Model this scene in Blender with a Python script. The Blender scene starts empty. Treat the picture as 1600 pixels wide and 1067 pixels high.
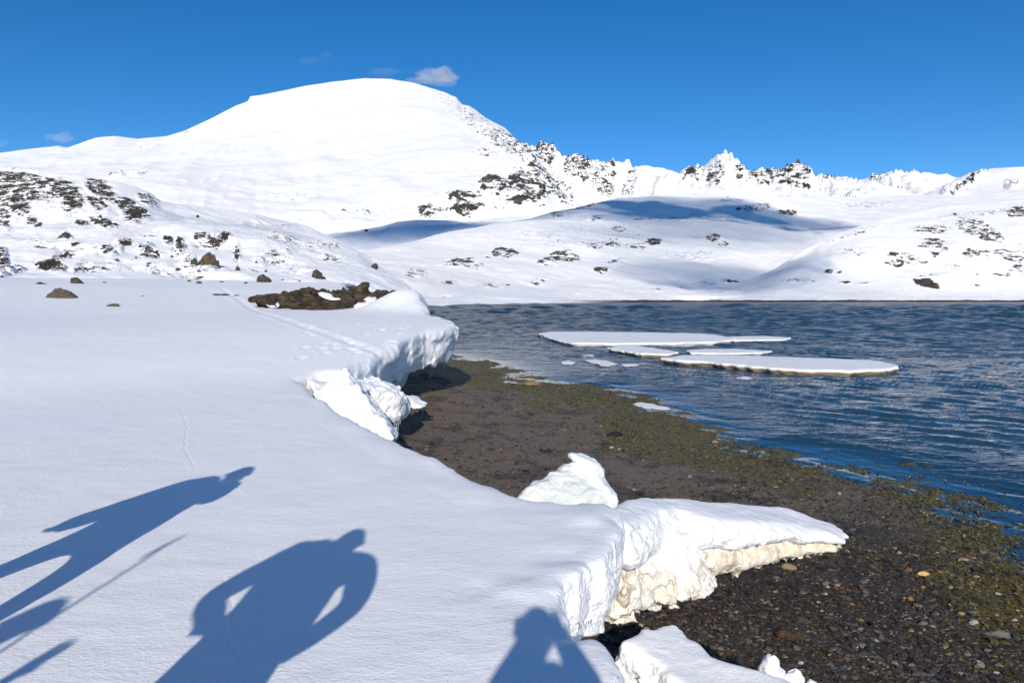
import bpy, bmesh, math, random
import numpy as np
from mathutils import Vector
random.seed(7); RNG = np.random.default_rng(11)
S = bpy.context.scene
COL = S.collection

# ------------------------------------------------------------------ camera
CZ = 3.2; PITCH = math.radians(3.54); F = 1067.0
cam = bpy.data.cameras.new('camera'); cam.lens = 24.0; cam.sensor_width = 36.0
cam.clip_start = 0.05; cam.clip_end = 60000
co = bpy.data.objects.new('camera', cam); COL.objects.link(co)
co.location = (0, 0, CZ); co.rotation_euler = (math.radians(90) - PITCH, 0, 0)
S.camera = co
# ------------------------------------------------------------------ sky, sun, exposure
SUN_AZ = math.radians(2.5)      # light travels towards (sin, cos)
SUN_EL = math.radians(25.5)
w = bpy.data.worlds.new('World'); S.world = w; w.use_nodes = True
nt = w.node_tree; nt.nodes.clear()
sky = nt.nodes.new('ShaderNodeTexSky'); sky.sky_type = 'NISHITA'; sky.sun_disc = False
sky.sun_elevation = SUN_EL; sky.sun_rotation = math.pi + SUN_AZ
sky.altitude = 1200; sky.air_density = 0.75; sky.dust_density = 0.0; sky.ozone_density = 3.0
hs = nt.nodes.new('ShaderNodeHueSaturation'); hs.inputs['Saturation'].default_value = 1.30; hs.inputs['Value'].default_value = 1.0
hs.inputs['Hue'].default_value = 0.5
bg = nt.nodes.new('ShaderNodeBackground'); bg.inputs[1].default_value = 0.132
wo = nt.nodes.new('ShaderNodeOutputWorld')
nt.links.new(sky.outputs[0], hs.inputs['Color']); nt.links.new(hs.outputs[0], bg.inputs[0]); nt.links.new(bg.outputs[0], wo.inputs[0])
sl = bpy.data.lights.new('sun', 'SUN'); sl.energy = 4.6; sl.angle = math.radians(0.55); sl.color = (1.0, 0.915, 0.79)
so = bpy.data.objects.new('sun', sl); COL.objects.link(so)
LD = Vector((math.sin(SUN_AZ)*math.cos(SUN_EL), math.cos(SUN_AZ)*math.cos(SUN_EL), -math.sin(SUN_EL)))
so.rotation_euler = LD.to_track_quat('-Z', 'Y').to_euler(); so.location = (0, -5, 20)
S.view_settings.view_transform = 'Standard'; S.view_settings.look = 'None'
S.view_settings.gamma = 1.0; S.view_settings.exposure = 0.0
try:
    S.cycles.max_bounces = 6; S.cycles.volume_bounces = 1; S.cycles.transparent_max_bounces = 6
except Exception: pass

# ------------------------------------------------------------------ maths helpers
def rayv(px, py):
    px = np.asarray(px, float); py = np.asarray(py, float)
    cx = (px-800)/F; cy = (533.5-py)/F
    return np.stack(np.broadcast_arrays(cx, math.cos(PITCH)+cy*math.sin(PITCH), -math.sin(PITCH)+cy*math.cos(PITCH)), -1)
def atz(px, py, z):
    r = rayv(px, py); t = (z-CZ)/r[..., 2]
    return np.stack([r[..., 0]*t, r[..., 1]*t, np.broadcast_to(z, t.shape)], -1)
def aty(px, py, Y):
    r = rayv(px, py); t = Y/r[..., 1]
    return np.stack([r[..., 0]*t, np.broadcast_to(Y, t.shape)*1.0, CZ+r[..., 2]*t], -1)
_g = np.random.default_rng(5)
_perm = _g.permutation(4096).astype(np.int32); _val = _g.random(4096).astype(np.float32)*2-1
def _h(ix, iy, iz):
    a = _perm[ix & 4095]; a = _perm[(a+iy) & 4095]; return _val[_perm[(a+iz) & 4095]]
def noise(x, y, z=0.0):
    x, y, z = np.broadcast_arrays(np.asarray(x, np.float32), np.asarray(y, np.float32), np.asarray(z, np.float32))
    fx = np.floor(x); fy = np.floor(y); fz = np.floor(z)
    ix = fx.astype(np.int64); iy = fy.astype(np.int64); iz = fz.astype(np.int64)
    u = x-fx; v = y-fy; q = z-fz
    u = u*u*u*(u*(u*6-15)+10); v = v*v*v*(v*(v*6-15)+10); q = q*q*q*(q*(q*6-15)+10)
    def L(a, b, t): return a+(b-a)*t
    r0 = L(L(_h(ix, iy, iz), _h(ix+1, iy, iz), u), L(_h(ix, iy+1, iz), _h(ix+1, iy+1, iz), u), v)
    r1 = L(L(_h(ix, iy, iz+1), _h(ix+1, iy, iz+1), u), L(_h(ix, iy+1, iz+1), _h(ix+1, iy+1, iz+1), u), v)
    return L(r0, r1, q)
def fbm(x, y, z=0.0, o=4, g=0.5):
    s = 0; a = 1.0; f = 1.0
    for i in range(o):
        s = s+a*noise(np.asarray(x)*f+i*17.3, np.asarray(y)*f-i*9.1, np.asarray(z)*f+i*5.7); a *= g; f *= 2.03
    return s
def ridge(x, y, z=0.0, o=4, g=0.5):
    s = 0; a = 1.0; f = 1.0
    for i in range(o):
        s = s+a*(1-2*np.abs(noise(np.asarray(x)*f+i*31.3, np.asarray(y)*f-i*19.1, np.asarray(z)*f+i*7.7))); a *= g; f *= 2.1
    return s
def sstep(a, b, x):
    t = np.clip((x-a)/(b-a), 0, 1); return t*t*(3-2*t)
def pchip(xs, ys, x):
    xs = np.asarray(xs, float); ys = np.asarray(ys, float); h = np.diff(xs); d = np.diff(ys)/h
    m = np.zeros_like(ys); m[0] = d[0]; m[-1] = d[-1]
    for i in range(1, len(xs)-1):
        m[i] = 0 if d[i-1]*d[i] <= 0 else 2*d[i-1]*d[i]/(d[i-1]+d[i])
    i = np.clip(np.searchsorted(xs, x)-1, 0, len(xs)-2); t = np.clip((x-xs[i])/h[i], 0, 1)
    return (2*t**3-3*t**2+1)*ys[i]+(t**3-2*t**2+t)*h[i]*m[i]+(-2*t**3+3*t**2)*ys[i+1]+(t**3-t**2)*h[i]*m[i+1]

# ------------------------------------------------------------------ mesh helpers
def mesh_obj(name, V, Fc, mat=None, parent=None, smooth=True, attrs=None, mats=None, mi=None):
    V = np.asarray(V, np.float32); me = bpy.data.meshes.new(name)
    if isinstance(Fc, np.ndarray):
        n, k = Fc.shape
        me.vertices.add(len(V)); me.vertices.foreach_set('co', V.ravel())
        me.loops.add(n*k); me.loops.foreach_set('vertex_index', Fc.astype(np.int32).ravel())
        me.polygons.add(n); me.polygons.foreach_set('loop_start', np.arange(n, dtype=np.int32)*k)
        me.update(calc_edges=True)
    else:
        me.from_pydata([tuple(v) for v in V], [], [tuple(f) for f in Fc]); me.update()
    me.polygons.foreach_set('use_smooth', np.full(len(me.polygons), smooth))
    for k2, a in (attrs or {}).items():
        a = np.asarray(a, np.float32)
        if a.ndim == 1:
            at = me.attributes.new(k2, 'FLOAT', 'POINT'); at.data.foreach_set('value', a)
        else:
            at = me.attributes.new(k2, 'FLOAT_COLOR', 'POINT')
            at.data.foreach_set('color', np.concatenate([a, np.ones((len(a), 1), np.float32)], 1).ravel())
    if mat: me.materials.append(mat)
    for m in (mats or []): me.materials.append(m)
    if mi is not None: me.polygons.foreach_set('material_index', np.asarray(mi, np.int32))
    me.validate(verbose=False)
    o = bpy.data.objects.new(name, me); COL.objects.link(o)
    if parent: o.parent = parent
    return o
def tag(o, label=None, cat=None, group=None, kind=None):
    if label: o['label'] = label
    if cat: o['category'] = cat
    if group: o['group'] = group
    if kind: o['kind'] = kind
    return o
def empty(name, loc, label, cat, group=None):
    o = bpy.data.objects.new(name, None); COL.objects.link(o); o.location = loc; o.empty_display_size = .2
    return tag(o, label, cat, group)
def grid_faces(nr, nc):
    i = np.arange(nr*nc).reshape(nr, nc)
    return np.stack([i[:-1, :-1], i[:-1, 1:], i[1:, 1:], i[1:, :-1]], -1).reshape(-1, 4)
def compact(V, Fc, attrs=None):
    used = np.zeros(len(V), bool); used[Fc.ravel()] = True
    idx = np.cumsum(used)-1
    return V[used], idx[Fc], ({k: a[used] for k, a in attrs.items()} if attrs else None)

def surface_nets(Fd, org, h):
    """Fd<0 inside; returns verts, quads"""
    s = Fd < 0
    c = s[:-1, :-1, :-1].astype(np.int8)
    offs = [(i, j, k) for i in (0, 1) for j in (0, 1) for k in (0, 1)]
    tot = np.zeros_like(c)
    nx, ny, nz = Fd.shape
    for i, j, k in offs: tot += s[i:nx-1+i, j:ny-1+j, k:nz-1+k]
    act = (tot > 0) & (tot < 8)
    I, J, K = np.nonzero(act)
    cv = np.stack([Fd[I+i, J+j, K+k] for i, j, k in offs], 1)
    acc = np.zeros((len(I), 3), np.float32); cnt = np.zeros(len(I), np.float32)
    for a in range(8):
        for b in range(a+1, 8):
            d = np.subtract(offs[b], offs[a])
            if np.abs(d).sum() != 1: continue
            va, vb = cv[:, a], cv[:, b]; m = (va < 0) != (vb < 0)
            t = np.where(m, va/np.where(m, va-vb, 1), 0)
            acc += m[:, None]*(np.array(offs[a])+t[:, None]*d); cnt += m
    P = acc/cnt[:, None]+np.stack([I, J, K], 1)
    V = np.asarray(org)+P*h
    idx = np.full(act.shape, -1, np.int32); idx[I, J, K] = np.arange(len(I))
    Q = []
    for ax in range(3):
        sl0 = [slice(1, -1)]*3; sl1 = [slice(1, -1)]*3
        sl0[ax] = slice(0, -1); sl1[ax] = slice(1, None)
        a = s[tuple(sl0)]; b = s[tuple(sl1)]
        e = np.argwhere(a != b)
        if not len(e): continue
        flip = a[tuple(e.T)]
        base = e.copy()
        for q in range(3):
            if q != ax: base[:, q] += 1
        u, v = [(1, 2), (2, 0), (0, 1)][ax]
        def g(du, dv):
            b2 = base.copy(); b2[:, u] -= du; b2[:, v] -= dv; return idx[tuple(b2.T)]
        q = np.stack([g(1, 1), g(0, 1), g(0, 0), g(1, 0)], 1)
        q = np.where(flip[:, None], q, q[:, ::-1]); Q.append(q)
    Q = np.concatenate(Q); Q = Q[(Q >= 0).all(1)]
    return V, Q
def hull_planes(pts):
    bm = bmesh.new()
    for p in pts: bm.verts.new(tuple(p))
    bmesh.ops.convex_hull(bm, input=bm.verts)
    bm.normal_update(); out = []
    c = np.mean(np.asarray(pts, float), 0)
    for f in bm.faces:
        if f.calc_area() < 1e-9: continue
        nn = np.array(f.normal); dd = float(nn@np.array(f.verts[0].co))
        if nn@c > dd: nn, dd = -nn, -dd
        out.append((nn, dd))
    bm.free(); return out
# ------------------------------------------------------------------ materials
def newmat(name):
    m = bpy.data.materials.new(name); m.use_nodes = True; t = m.node_tree; t.nodes.clear()
    o = t.nodes.new('ShaderNodeOutputMaterial'); p = t.nodes.new('ShaderNodeBsdfPrincipled')
    t.links.new(p.outputs[0], o.inputs[0]); return m, t, p
class N:
    def __init__(s, t): s.t = t
    def n(s, typ, **k):
        x = s.t.nodes.new(typ)
        for a, b in k.items(): setattr(x, a, b)
        return x
    def l(s, a, b): s.t.links.new(a, b)
    def pos(s, scale=(1, 1, 1)):
        g = s.n('ShaderNodeNewGeometry'); m = s.n('ShaderNodeMapping'); m.inputs['Scale'].default_value = scale
        s.l(g.outputs['Position'], m.inputs[0]); return m.outputs[0]
    def noise(s, vec, scale, detail=4, rough=.55, dist=0):
        x = s.n('ShaderNodeTexNoise'); x.inputs['Scale'].default_value = scale; x.inputs['Detail'].default_value = detail
        x.inputs['Roughness'].default_value = rough; x.inputs['Distortion'].default_value = dist
        s.l(vec, x.inputs['Vector']); return x.outputs['Fac']
    def vor(s, vec, scale, out='Distance', feature='F1', rnd=1):
        x = s.n('ShaderNodeTexVoronoi', feature=feature); x.inputs['Scale'].default_value = scale; x.inputs['Randomness'].default_value = rnd
        s.l(vec, x.inputs['Vector']); return x.outputs[out]
    def ramp(s, fac, stops, interp='LINEAR'):
        r = s.n('ShaderNodeValToRGB'); r.color_ramp.interpolation = interp; e = r.color_ramp.elements
        while len(e) < len(stops): e.new(.5)
        for x, (p, c) in zip(e, stops):
            x.position = p; x.color = (*c, 1) if len(c) == 3 else c
        s.l(fac, r.inputs[0]); return r.outputs[0]
    def math(s, op, a, b=None, c=None):
        m = s.n('ShaderNodeMath', operation=op)
        for i, v in enumerate((a, b, c)):
            if v is None: continue
            if isinstance(v, (int, float)): m.inputs[i].default_value = v
            else: s.l(v, m.inputs[i])
        return m.outputs[0]
    def mix(s, f, a, b):
        m = s.n('ShaderNodeMix', data_type='RGBA')
        for i, v in ((0, f), (6, a), (7, b)):
            if isinstance(v, (int, float)): m.inputs[i].default_value = v
            elif isinstance(v, tuple): m.inputs[i].default_value = (*v, 1)
            else: s.l(v, m.inputs[i])
        return m.outputs[2]
    def bump(s, h, strength, dist, nrm=None):
        b = s.n('ShaderNodeBump'); b.inputs['Strength'].default_value = strength; b.inputs['Distance'].default_value = dist
        s.l(h, b.inputs['Height'])
        if nrm is not None: s.l(nrm, b.inputs['Normal'])
        return b.outputs[0]
    def attr(s, name, out='Fac'):
        a = s.n('ShaderNodeAttribute'); a.attribute_name = name; return a.outputs[out]
    def smooth(s, x, a, b):
        m = s.n('ShaderNodeMapRange', interpolation_type='SMOOTHSTEP'); m.inputs[1].default_value = a; m.inputs[2].default_value = b
        s.l(x, m.inputs[0]); return m.outputs[0]
SNOW = (0.90, 0.905, 0.915)
def snow_material(name='snow', near=True, dirt=False):
    m, t, p = newmat(name); n = N(t); P = n.pos()
    p.inputs['Roughness'].default_value = .55; p.inputs['Specular IOR Level'].default_value = .25
    big = n.noise(P, .6, 3)
    colr = n.mix(big, (.87, .878, .895), (.925, .928, .93))
    if dirt:
        d = n.attr('dirt'); dn = n.noise(P, 5.0, 5, .65); dd = n.smooth(n.math('MULTIPLY', d, n.math('ADD', dn, .35)), .18, .75)
        st = n.ramp(n.noise(P, 9, 4), [(0.35, (.50, .38, .22)), (.6, (.80, .72, .55))])
        colr = n.mix(n.math('MULTIPLY', dd, .75), colr, st)
        sp = n.smooth(n.noise(P, 22, 3), .66, .74)
        colr = n.mix(n.math('MULTIPLY', n.math('MULTIPLY', sp, d), .65), colr, (.30, .22, .10))
    n.l(colr, p.inputs['Base Color'])
    if near:
        P2 = n.pos((1, 1.5, 1))
        a = n.noise(P2, 42, 3, .55, .3); b = n.noise(P, 190, 2, .6); c = n.noise(n.pos((1, 2.4, 1)), 9, 3, .5)
        h = n.math('ADD', n.math('MULTIPLY', a, .0055), n.math('ADD', n.math('MULTIPLY', b, .0016), n.math('MULTIPLY', c, .005)))
        gm = n.n('ShaderNodeNewGeometry'); nz = n.n('ShaderNodeSeparateXYZ'); n.l(gm.outputs['True Normal'], nz.inputs[0])
        st_ = n.math('SUBTRACT', 1.0, n.smooth(nz.outputs[2], .45, .93))
        cr = n.math('ADD', n.math('MULTIPLY', n.noise(P, 15, 5, .68), .030), n.math('MULTIPLY', n.vor(P, 38), .010))
        h = n.math('ADD', h, n.math('MULTIPLY', cr, st_))
        n.l(n.bump(h, .8, 1.0), p.inputs['Normal'])
    return m
M_snow = snow_material('snow_surface')
M_snow_dirty = snow_material('stained_snow', dirt=True)

def terrain_material(name, scale, bump, shore=False, fine=1.0, speck=.895):
    """snow with bare rock where the rock attribute and a ragged noise agree"""
    m, t, p = newmat(name); n = N(t); P = n.pos((1, .55, 2.2))
    p.inputs['Roughness'].default_value = .7; p.inputs['Specular IOR Level'].default_value = .1
    r = n.attr('rock')
    n1 = n.noise(P, 1/scale, 9, .68, .4); n2 = n.noise(P, 3.5/scale, 4, .6)
    v = n.math('ADD', n.math('MULTIPLY', n1, .78), n.math('MULTIPLY', n2, .22))
    thr = n.math('SUBTRACT', .735, n.math('MULTIPLY', r, .27))
    mask = n.smooth(n.math('SUBTRACT', v, thr), -.004, .016)
    sk = n.math('ADD', n.noise(P, 5/scale, 2, .5), n.math('ADD', n.math('MULTIPLY', n.noise(P, .35/scale, 3), .30), n.math('MULTIPLY', r, .05)))
    mask = n.math('MAXIMUM', mask, n.smooth(sk, speck, speck+.02))
    rc = n.ramp(n.noise(P, 2.4/scale, 6, .7), [(.3, (.028, .026, .025)), (.5, (.065, .056, .048)), (.68, (.13, .10, .078))])
    sc = n.mix(n.noise(P, .5/scale, 3), (.88, .885, .90), (.93, .93, .93))
    if shore:
        g = n.n('ShaderNodeNewGeometry'); sx = n.n('ShaderNodeSeparateXYZ'); n.l(g.outputs['Position'], sx.inputs[0])
        hh = n.math('ADD', sx.outputs[2], n.math('MULTIPLY', n.noise(n.pos((1, 1, .2)), .045, 4, .6), -3.4))
        sm = n.math('SUBTRACT', 1.0, n.smooth(hh, .3, .6))
        rt = n.smooth(sx.outputs[0], 20, 120)
        mask = n.math('MAXIMUM', mask, n.math('MULTIPLY', sm, rt))
    n.l(n.mix(mask, sc, rc), p.inputs['Base Color'])
    hb = n.math('ADD', n.math('MULTIPLY', n.math('MULTIPLY', n1, mask), bump), n.math('MULTIPLY', n.noise(P, 1.2/scale, 5, .5), bump*.35*fine))
    n.l(n.bump(hb, .8, 1.0), p.inputs['Normal'])
    return m
def rock_material(name, cols, scale=1.0, layered=.0, bump=.03):
    m, t, p = newmat(name); n = N(t); tc = n.n('ShaderNodeTexCoord'); mp = n.n('ShaderNodeMapping')
    mp.inputs['Scale'].default_value = (1, 1, 1+layered); mp.inputs['Rotation'].default_value = (.25, .2, 0)
    n.l(tc.outputs['Object'], mp.inputs[0]); P = mp.outputs[0]
    a = n.noise(P, 3*scale, 8, .68, .5); b = n.noise(P, 16*scale, 5, .6)
    c = n.ramp(a, [(.32, cols[0]), (.5, cols[1]), (.66, cols[2])])
    c = n.mix(n.math('MULTIPLY', n.smooth(b, .5, .66), .5), c, cols[3])
    n.l(c, p.inputs['Base Color']); p.inputs['Roughness'].default_value = .85; p.inputs['Specular IOR Level'].default_value = .25
    h = n.math('ADD', n.math('MULTIPLY', a, bump), n.math('MULTIPLY', b, bump*.4)); n.l(n.bump(h, .9, 1.0), p.inputs['Normal'])
    return m
M_rock_brown = rock_material('brown_lichen_rock', [(.030, .024, .018), (.095, .072, .045), (.19, .15, .10), (.045, .035, .028)], 1.0, 2.0, .06)
M_rock_dark = rock_material('dark_rock', [(.025, .023, .022), (.06, .052, .045), (.11, .09, .072), (.035, .03, .028)], .6, 1.5, .08)
M_outcrop = rock_material('outcrop_rock', [(.018, .015, .012), (.06, .045, .030), (.15, .11, .07), (.03, .024, .02)], .8, 1.2, .22)
M_rock_tan = rock_material('tan_rock', [(.06, .045, .03), (.16, .125, .085), (.28, .23, .16), (.05, .036, .025)], 1.6, 3.0, .12)

# ------------------------------------------------------------------ far ground and mountains
NX = 900
PXS = np.linspace(-260, 1860, NX)
def loft(name, curves, rows, mat, rocks=(), amp=0, nf=.01, ramp_amp=0, rf=.01, x0=-260, x1=1860, nx=NX, crest_keep=True, gully=0, gf=.006, label=None, seed=0, back=True):
    """terrain sheet through contour lines given as (px, py, distance) lists, near to far, then a back slope"""
    xs = np.linspace(x0, x1, nx); PY = []; DY = []
    for c in curves:
        c = np.array(c, float); PY.append(np.interp(xs, c[:, 0], c[:, 1])); DY.append(np.interp(xs, c[:, 0], c[:, 2]))
    k = len(curves); u = np.linspace(0, 1, k); t = np.linspace(0, 1, rows)
    PY = np.array(PY); DY = np.array(DY); py = np.zeros((rows, nx)); dy = np.zeros((rows, nx))
    for j in range(nx):
        py[:, j] = pchip(u, PY[:, j], t); dy[:, j] = pchip(u, DY[:, j], t)
    P = aty(np.broadcast_to(xs, py.shape), py, dy)
    env = np.ones((rows, 1))*sstep(0, .06, t)[:, None]
    if crest_keep: env = env*(.3+.7*(1-sstep(.9, 1, t)[:, None]))
    rock = np.zeros(py.shape); jag = np.zeros(py.shape)
    pxg = np.broadcast_to(xs, py.shape)
    wob = fbm(pxg/38, py/22, seed, 3)
    for r in rocks:
        cx, cy, rx, ry, st = r[:5]; sh = r[5] if len(r) > 5 else 0
        dx = (pxg-cx); dyy = (py-cy)-sh*dx
        q = np.sqrt((dx/rx)**2+(dyy/ry)**2)+wob*.22
        rock = np.maximum(rock, st*(1-sstep(.55, 1.15, q)))
    if amp: P[..., 2] += amp*env*fbm(P[..., 0]*nf+seed, P[..., 1]*nf, 0, 5)
    if gully: P[..., 2] += gully*sstep(0, .1, t)[:, None]*(1-.92*sstep(.72, 1, t)[:, None])*(ridge((P[..., 0]+.35*P[..., 1])*gf, P[..., 1]*gf*.25, seed, 4, .55)-.5)
    if ramp_amp:
        P[..., 2] += ramp_amp*env*np.clip(rock*1.2, 0, 1)*(ridge(P[..., 0]*rf, P[..., 1]*rf, P[..., 2]*rf*.5, 5, .55)-.4)
    if back:
        d = P[-1].copy(); outs = []
        for f_, dz in ((1.03, .04), (1.12, .22), (1.35, 1.0)):
            b = d.copy(); b[:, :2] = d[:, :2]*f_; b[:, 2] = d[:, 2]*(1-dz)-2*dz; outs.append(b[None])
        P = np.concatenate([P]+outs, 0); rock = np.concatenate([rock, np.repeat(rock[-1:], 3, 0)], 0)
    o = mesh_obj(name, P.reshape(-1, 3), grid_faces(P.shape[0], nx), mat, attrs={'rock': rock.ravel()})
    return tag(o, label, kind='structure')

# wide ground sheet under everything
a = np.linspace(0, 2*math.pi, 97)[:-1]; gv = [(0, 0, -6)]; gf = []
for R in (300, 2500, 14000): gv += [(R*math.cos(q), R*math.sin(q), -6-R*.002) for q in a]
for i in range(96):
    j = (i+1) % 96; gf.append((0, 1+i, 1+j))
    for q in (0, 1): gf.append((1+q*96+i, 1+(q+1)*96+i, 1+(q+1)*96+j, 1+q*96+j))
tag(mesh_obj('ground', gv, gf, M_snow), 'snow covered valley floor running out to the horizon', kind='structure')

T_far = terrain_material('far_mountain', 60, 14, speck=.94)
T_jag = terrain_material('jagged_ridge', 55, 30, speck=.90)
T_mid = terrain_material('hill_snow_and_rock', 11, .9, shore=True)
T_cliff = terrain_material('cliff_snow_and_rock', 7, 2.4)

# big snow mountain
loft('mountain', [
    [(-260, 400, 1700), (250, 380, 1700), (600, 380, 1900), (900, 380, 2000), (1300, 380, 2100)],
    [(-260, 330, 2050), (250, 335, 2050), (400, 335, 2050), (660, 345, 2050), (880, 340, 2150), (1000, 350, 2350), (1300, 360, 2750)],
    [(-260, 300, 2600), (200, 290, 2600), (400, 300, 2600), (600, 290, 2550), (760, 290, 2600), (850, 296, 2700), (885, 322, 2700), (1000, 345, 3000), (1300, 360, 3400)],
    [(-260, 275, 3350), (150, 258, 3350), (300, 262, 3350), (450, 262, 3400), (600, 246, 3350), (720, 240, 3250), (830, 246, 3450), (860, 285, 3450), (885, 316, 3750), (930, 335, 3750), (1300, 355, 4250)],
    [(-260, 262, 4600), (100, 245, 4600), (250, 235, 4650), (400, 215, 4700), (560, 192, 4750), (680, 185, 4800), (760, 205, 4600), (825, 236, 4700), (855, 275, 4700), (880, 308, 5000), (930, 330, 5000), (1300, 350, 5500)],
    [(-260, 250, 6300), (-80, 243, 6300), (0, 238, 6300), (40, 232, 6300), (90, 227, 6300), (105, 230, 6300), (150, 215, 6350), (180, 212, 6350), (215, 216, 6400),
     (260, 212, 6400), (290, 203, 6450), (330, 185, 6500), (370, 165, 6600), (387, 159, 6600), (391, 151, 6600), (420, 146, 6650), (470, 135, 6700), (520, 127, 6750), (570, 123, 6800),
     (610, 124, 6800), (650, 130, 6800), (690, 142, 6800), (712, 151, 6750), (722, 163, 6750), (735, 166, 6700), (760, 185, 6700), (790, 200, 6700), (810, 222, 6700),
     (825, 234, 6800), (850, 268, 6800), (878, 304, 6800), (930, 326, 6800), (1300, 348, 7100)]],
    230, T_far, amp=24, nf=.0016, seed=3, ramp_amp=20, rf=.014, gully=9, gf=.0022, label='broad white domed mountain with smooth snow slopes and rocky right shoulder',
    rocks=[(700, 165, 34, 22, .52, .4), (745, 195, 42, 30, .66, .5), (790, 225, 46, 26, .78, .5), (770, 240, 30, 24, .62), (840, 245, 40, 30, .8), (860, 290, 50, 34, .82, .3), (825, 300, 42, 34, .90, .5),
           (780, 310, 40, 24, .84, .3), (735, 330, 60, 18, .84, .1), (680, 336, 36, 14, .82), (388, 155, 5, 4, .8), (290, 208, 8, 4, .6), (225, 225, 30, 12, .45), (180, 275, 16, 8, .72), (215, 273, 18, 6, .6), (95, 232, 20, 8, .45), (345, 195, 10, 8, .5), (450, 305, 50, 8, .5), (550, 325, 60, 8, .52), (880, 320, 30, 16, .85, .6)])
# jagged ridge to the right
crest = [(700, 300), (780, 245), (815, 236), (829, 230), (838, 229), (846, 221), (852, 220), (857, 226), (864, 226), (871, 237), (880, 246), (889, 249), (897, 243), (903, 243), (908, 250), (915, 248), (925, 259), (934, 257), (945, 266), (955, 262), (962, 260),
         (968, 266), (975, 262), (985, 264), (993, 261), (1003, 259), (1012, 258), (1022, 261), (1035, 262), (1050, 268), (1060, 272), (1069, 267), (1078, 269), (1087, 273), (1096, 276), (1103, 267), (1110, 262), (1118, 256), (1127, 248), (1132, 246), (1138, 252),
         (1147, 260), (1158, 272), (1165, 276), (1174, 269), (1183, 267), (1191, 266), (1198, 272), (1208, 279), (1216, 280), (1225, 277), (1234, 279), (1244, 275), (1253, 268), (1259, 271), (1266, 281), (1277, 288), (1286, 281), (1297, 278), (1310, 275), (1322, 279), (1338, 285),
         (1355, 283), (1370, 283), (1385, 280), (1402, 275), (1418, 279), (1440, 282), (1452, 288), (1465, 295), (1490, 305), (1860, 330)]
crest = np.array(crest, float); cx2 = np.linspace(700, 1860, 1400)
cy2 = np.interp(cx2, crest[:, 0], crest[:, 1]); 
jg = (fbm(cx2/6, 0.3, 0, 3)*1.5)*sstep(1480, 1380, cx2)*sstep(700, 830, cx2)*np.where((cx2 > 980) & (cx2 < 1055), .3, 1)*np.where(cx2 > 1330, .35, 1)
crestj = [(a, b, 5200) for a, b in zip(cx2, cy2+jg)]
loft('mountain_ridge', [
    [(700, 370, 3200), (1860, 370, 3200)],
    [(700, 340, 3900), (850, 330, 3900), (1100, 318, 3900), (1300, 318, 3900), (1860, 330, 3900)],
    [(700, 320, 4400), (850, 290, 4300), (950, 300, 4300), (1100, 300, 4400), (1132, 290, 4300), (1180, 300, 4500), (1300, 304, 4400), (1402, 298, 4400), (1860, 330, 4500)],
    [(700, 310, 4800), (850, 255, 4700), (930, 280, 4800), (1000, 276, 4750), (1060, 285, 4850), (1132, 264, 4700), (1170, 285, 4900), (1253, 282, 4750), (1275, 294, 4900), (1402, 284, 4800), (1860, 330, 4900)],
    crestj], 130, T_jag, amp=20, nf=.004, seed=9, ramp_amp=45, rf=.009, gully=70, gf=.0055, x0=700, x1=1860, nx=1300, label='jagged white mountain ridge with sharp rocky teeth along the skyline',
    rocks=[(850, 245, 36, 36, 0.87), (900, 268, 28, 34, 0.87), (932, 285, 18, 26, 0.75), (945, 275, 25, 25, 0.77), (985, 290, 20, 24, 0.69), (975, 268, 22, 8, 0.73), (1080, 285, 26, 18, 0.87), (1115, 290, 26, 22, 0.83), (1135, 262, 18, 12, 0.63), (1160, 285, 20, 16, 0.75), (1190, 288, 30, 24, 0.85),
           (1225, 292, 24, 20, 0.89), (1255, 290, 18, 22, 0.87), (1295, 292, 24, 20, 0.87), (1325, 290, 22, 14, 0.69), (1365, 284, 8, 10, 0.71), (1400, 290, 60, 14, 0.53), (870, 310, 30, 20, 0.73)])
# right shoulder mountain
loft('mountain', [
    [(1300, 372, 1900), (1860, 372, 1900)],
    [(1300, 330, 2500), (1430, 322, 2500), (1600, 318, 2500), (1860, 318, 2500)],
    [(1300, 345, 2700), (1400, 325, 2700), (1440, 312, 2750), (1500, 302, 2800), (1600, 295, 2850), (1860, 296, 2900)],
    [(1300, 350, 2900), (1400, 335, 2900), (1455, 298, 3100), (1463, 294, 3200), (1480, 287, 3250), (1498, 279, 3300), (1515, 270, 3350), (1535, 266, 3400), (1555, 263, 3450), (1600, 260, 3500), (1700, 259, 3500), (1860, 265, 3500)]],
    90, terrain_material('right_mountain_snow_rock', 45, 10), amp=12, nf=.003, seed=14, ramp_amp=30, rf=.012, x0=1300, x1=1860, nx=380, label='rounded snow shoulder at right edge with a dark rocky rib on its left flank',
    rocks=[(1532, 270, 12, 7, 1.0, -.6), (1518, 282, 14, 8, .95, -.8), (1502, 296, 12, 7, .85, -.9), (1582, 286, 14, 8, .62), (1490, 290, 20, 12, .55, -.6)])
# low dome in cloud shade behind the front hill
loft('hill', [
    [(400, 420, 1300), (880, 420, 1500)],
    [(400, 385, 1450), (520, 388, 1450), (650, 385, 1450), (880, 385, 1550)],
    [(400, 374, 1500), (500, 372, 1500), (600, 364, 1500), (740, 360, 1500), (880, 365, 1600)],
    [(400, 388, 1700), (470, 372, 1700), (520, 364, 1700), (560, 360, 1700), (595, 354, 1700), (620, 347, 1700), (650, 344, 1700), (700, 344, 1700), (725, 346, 1700), (745, 345, 1700), (790, 340, 1700), (830, 338, 1700), (880, 342, 1700)]],
    80, T_mid, amp=3, nf=.01, seed=21, ramp_amp=3, rf=.05, x0=400, x1=880, nx=380, label='low blue shaded snow dome at the foot of the big mountain',
    rocks=[(560, 358, 14, 3, .8), (520, 362, 20, 4, .6), (760, 342, 60, 5, .62), (740, 348, 30, 4, .6)])
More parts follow.
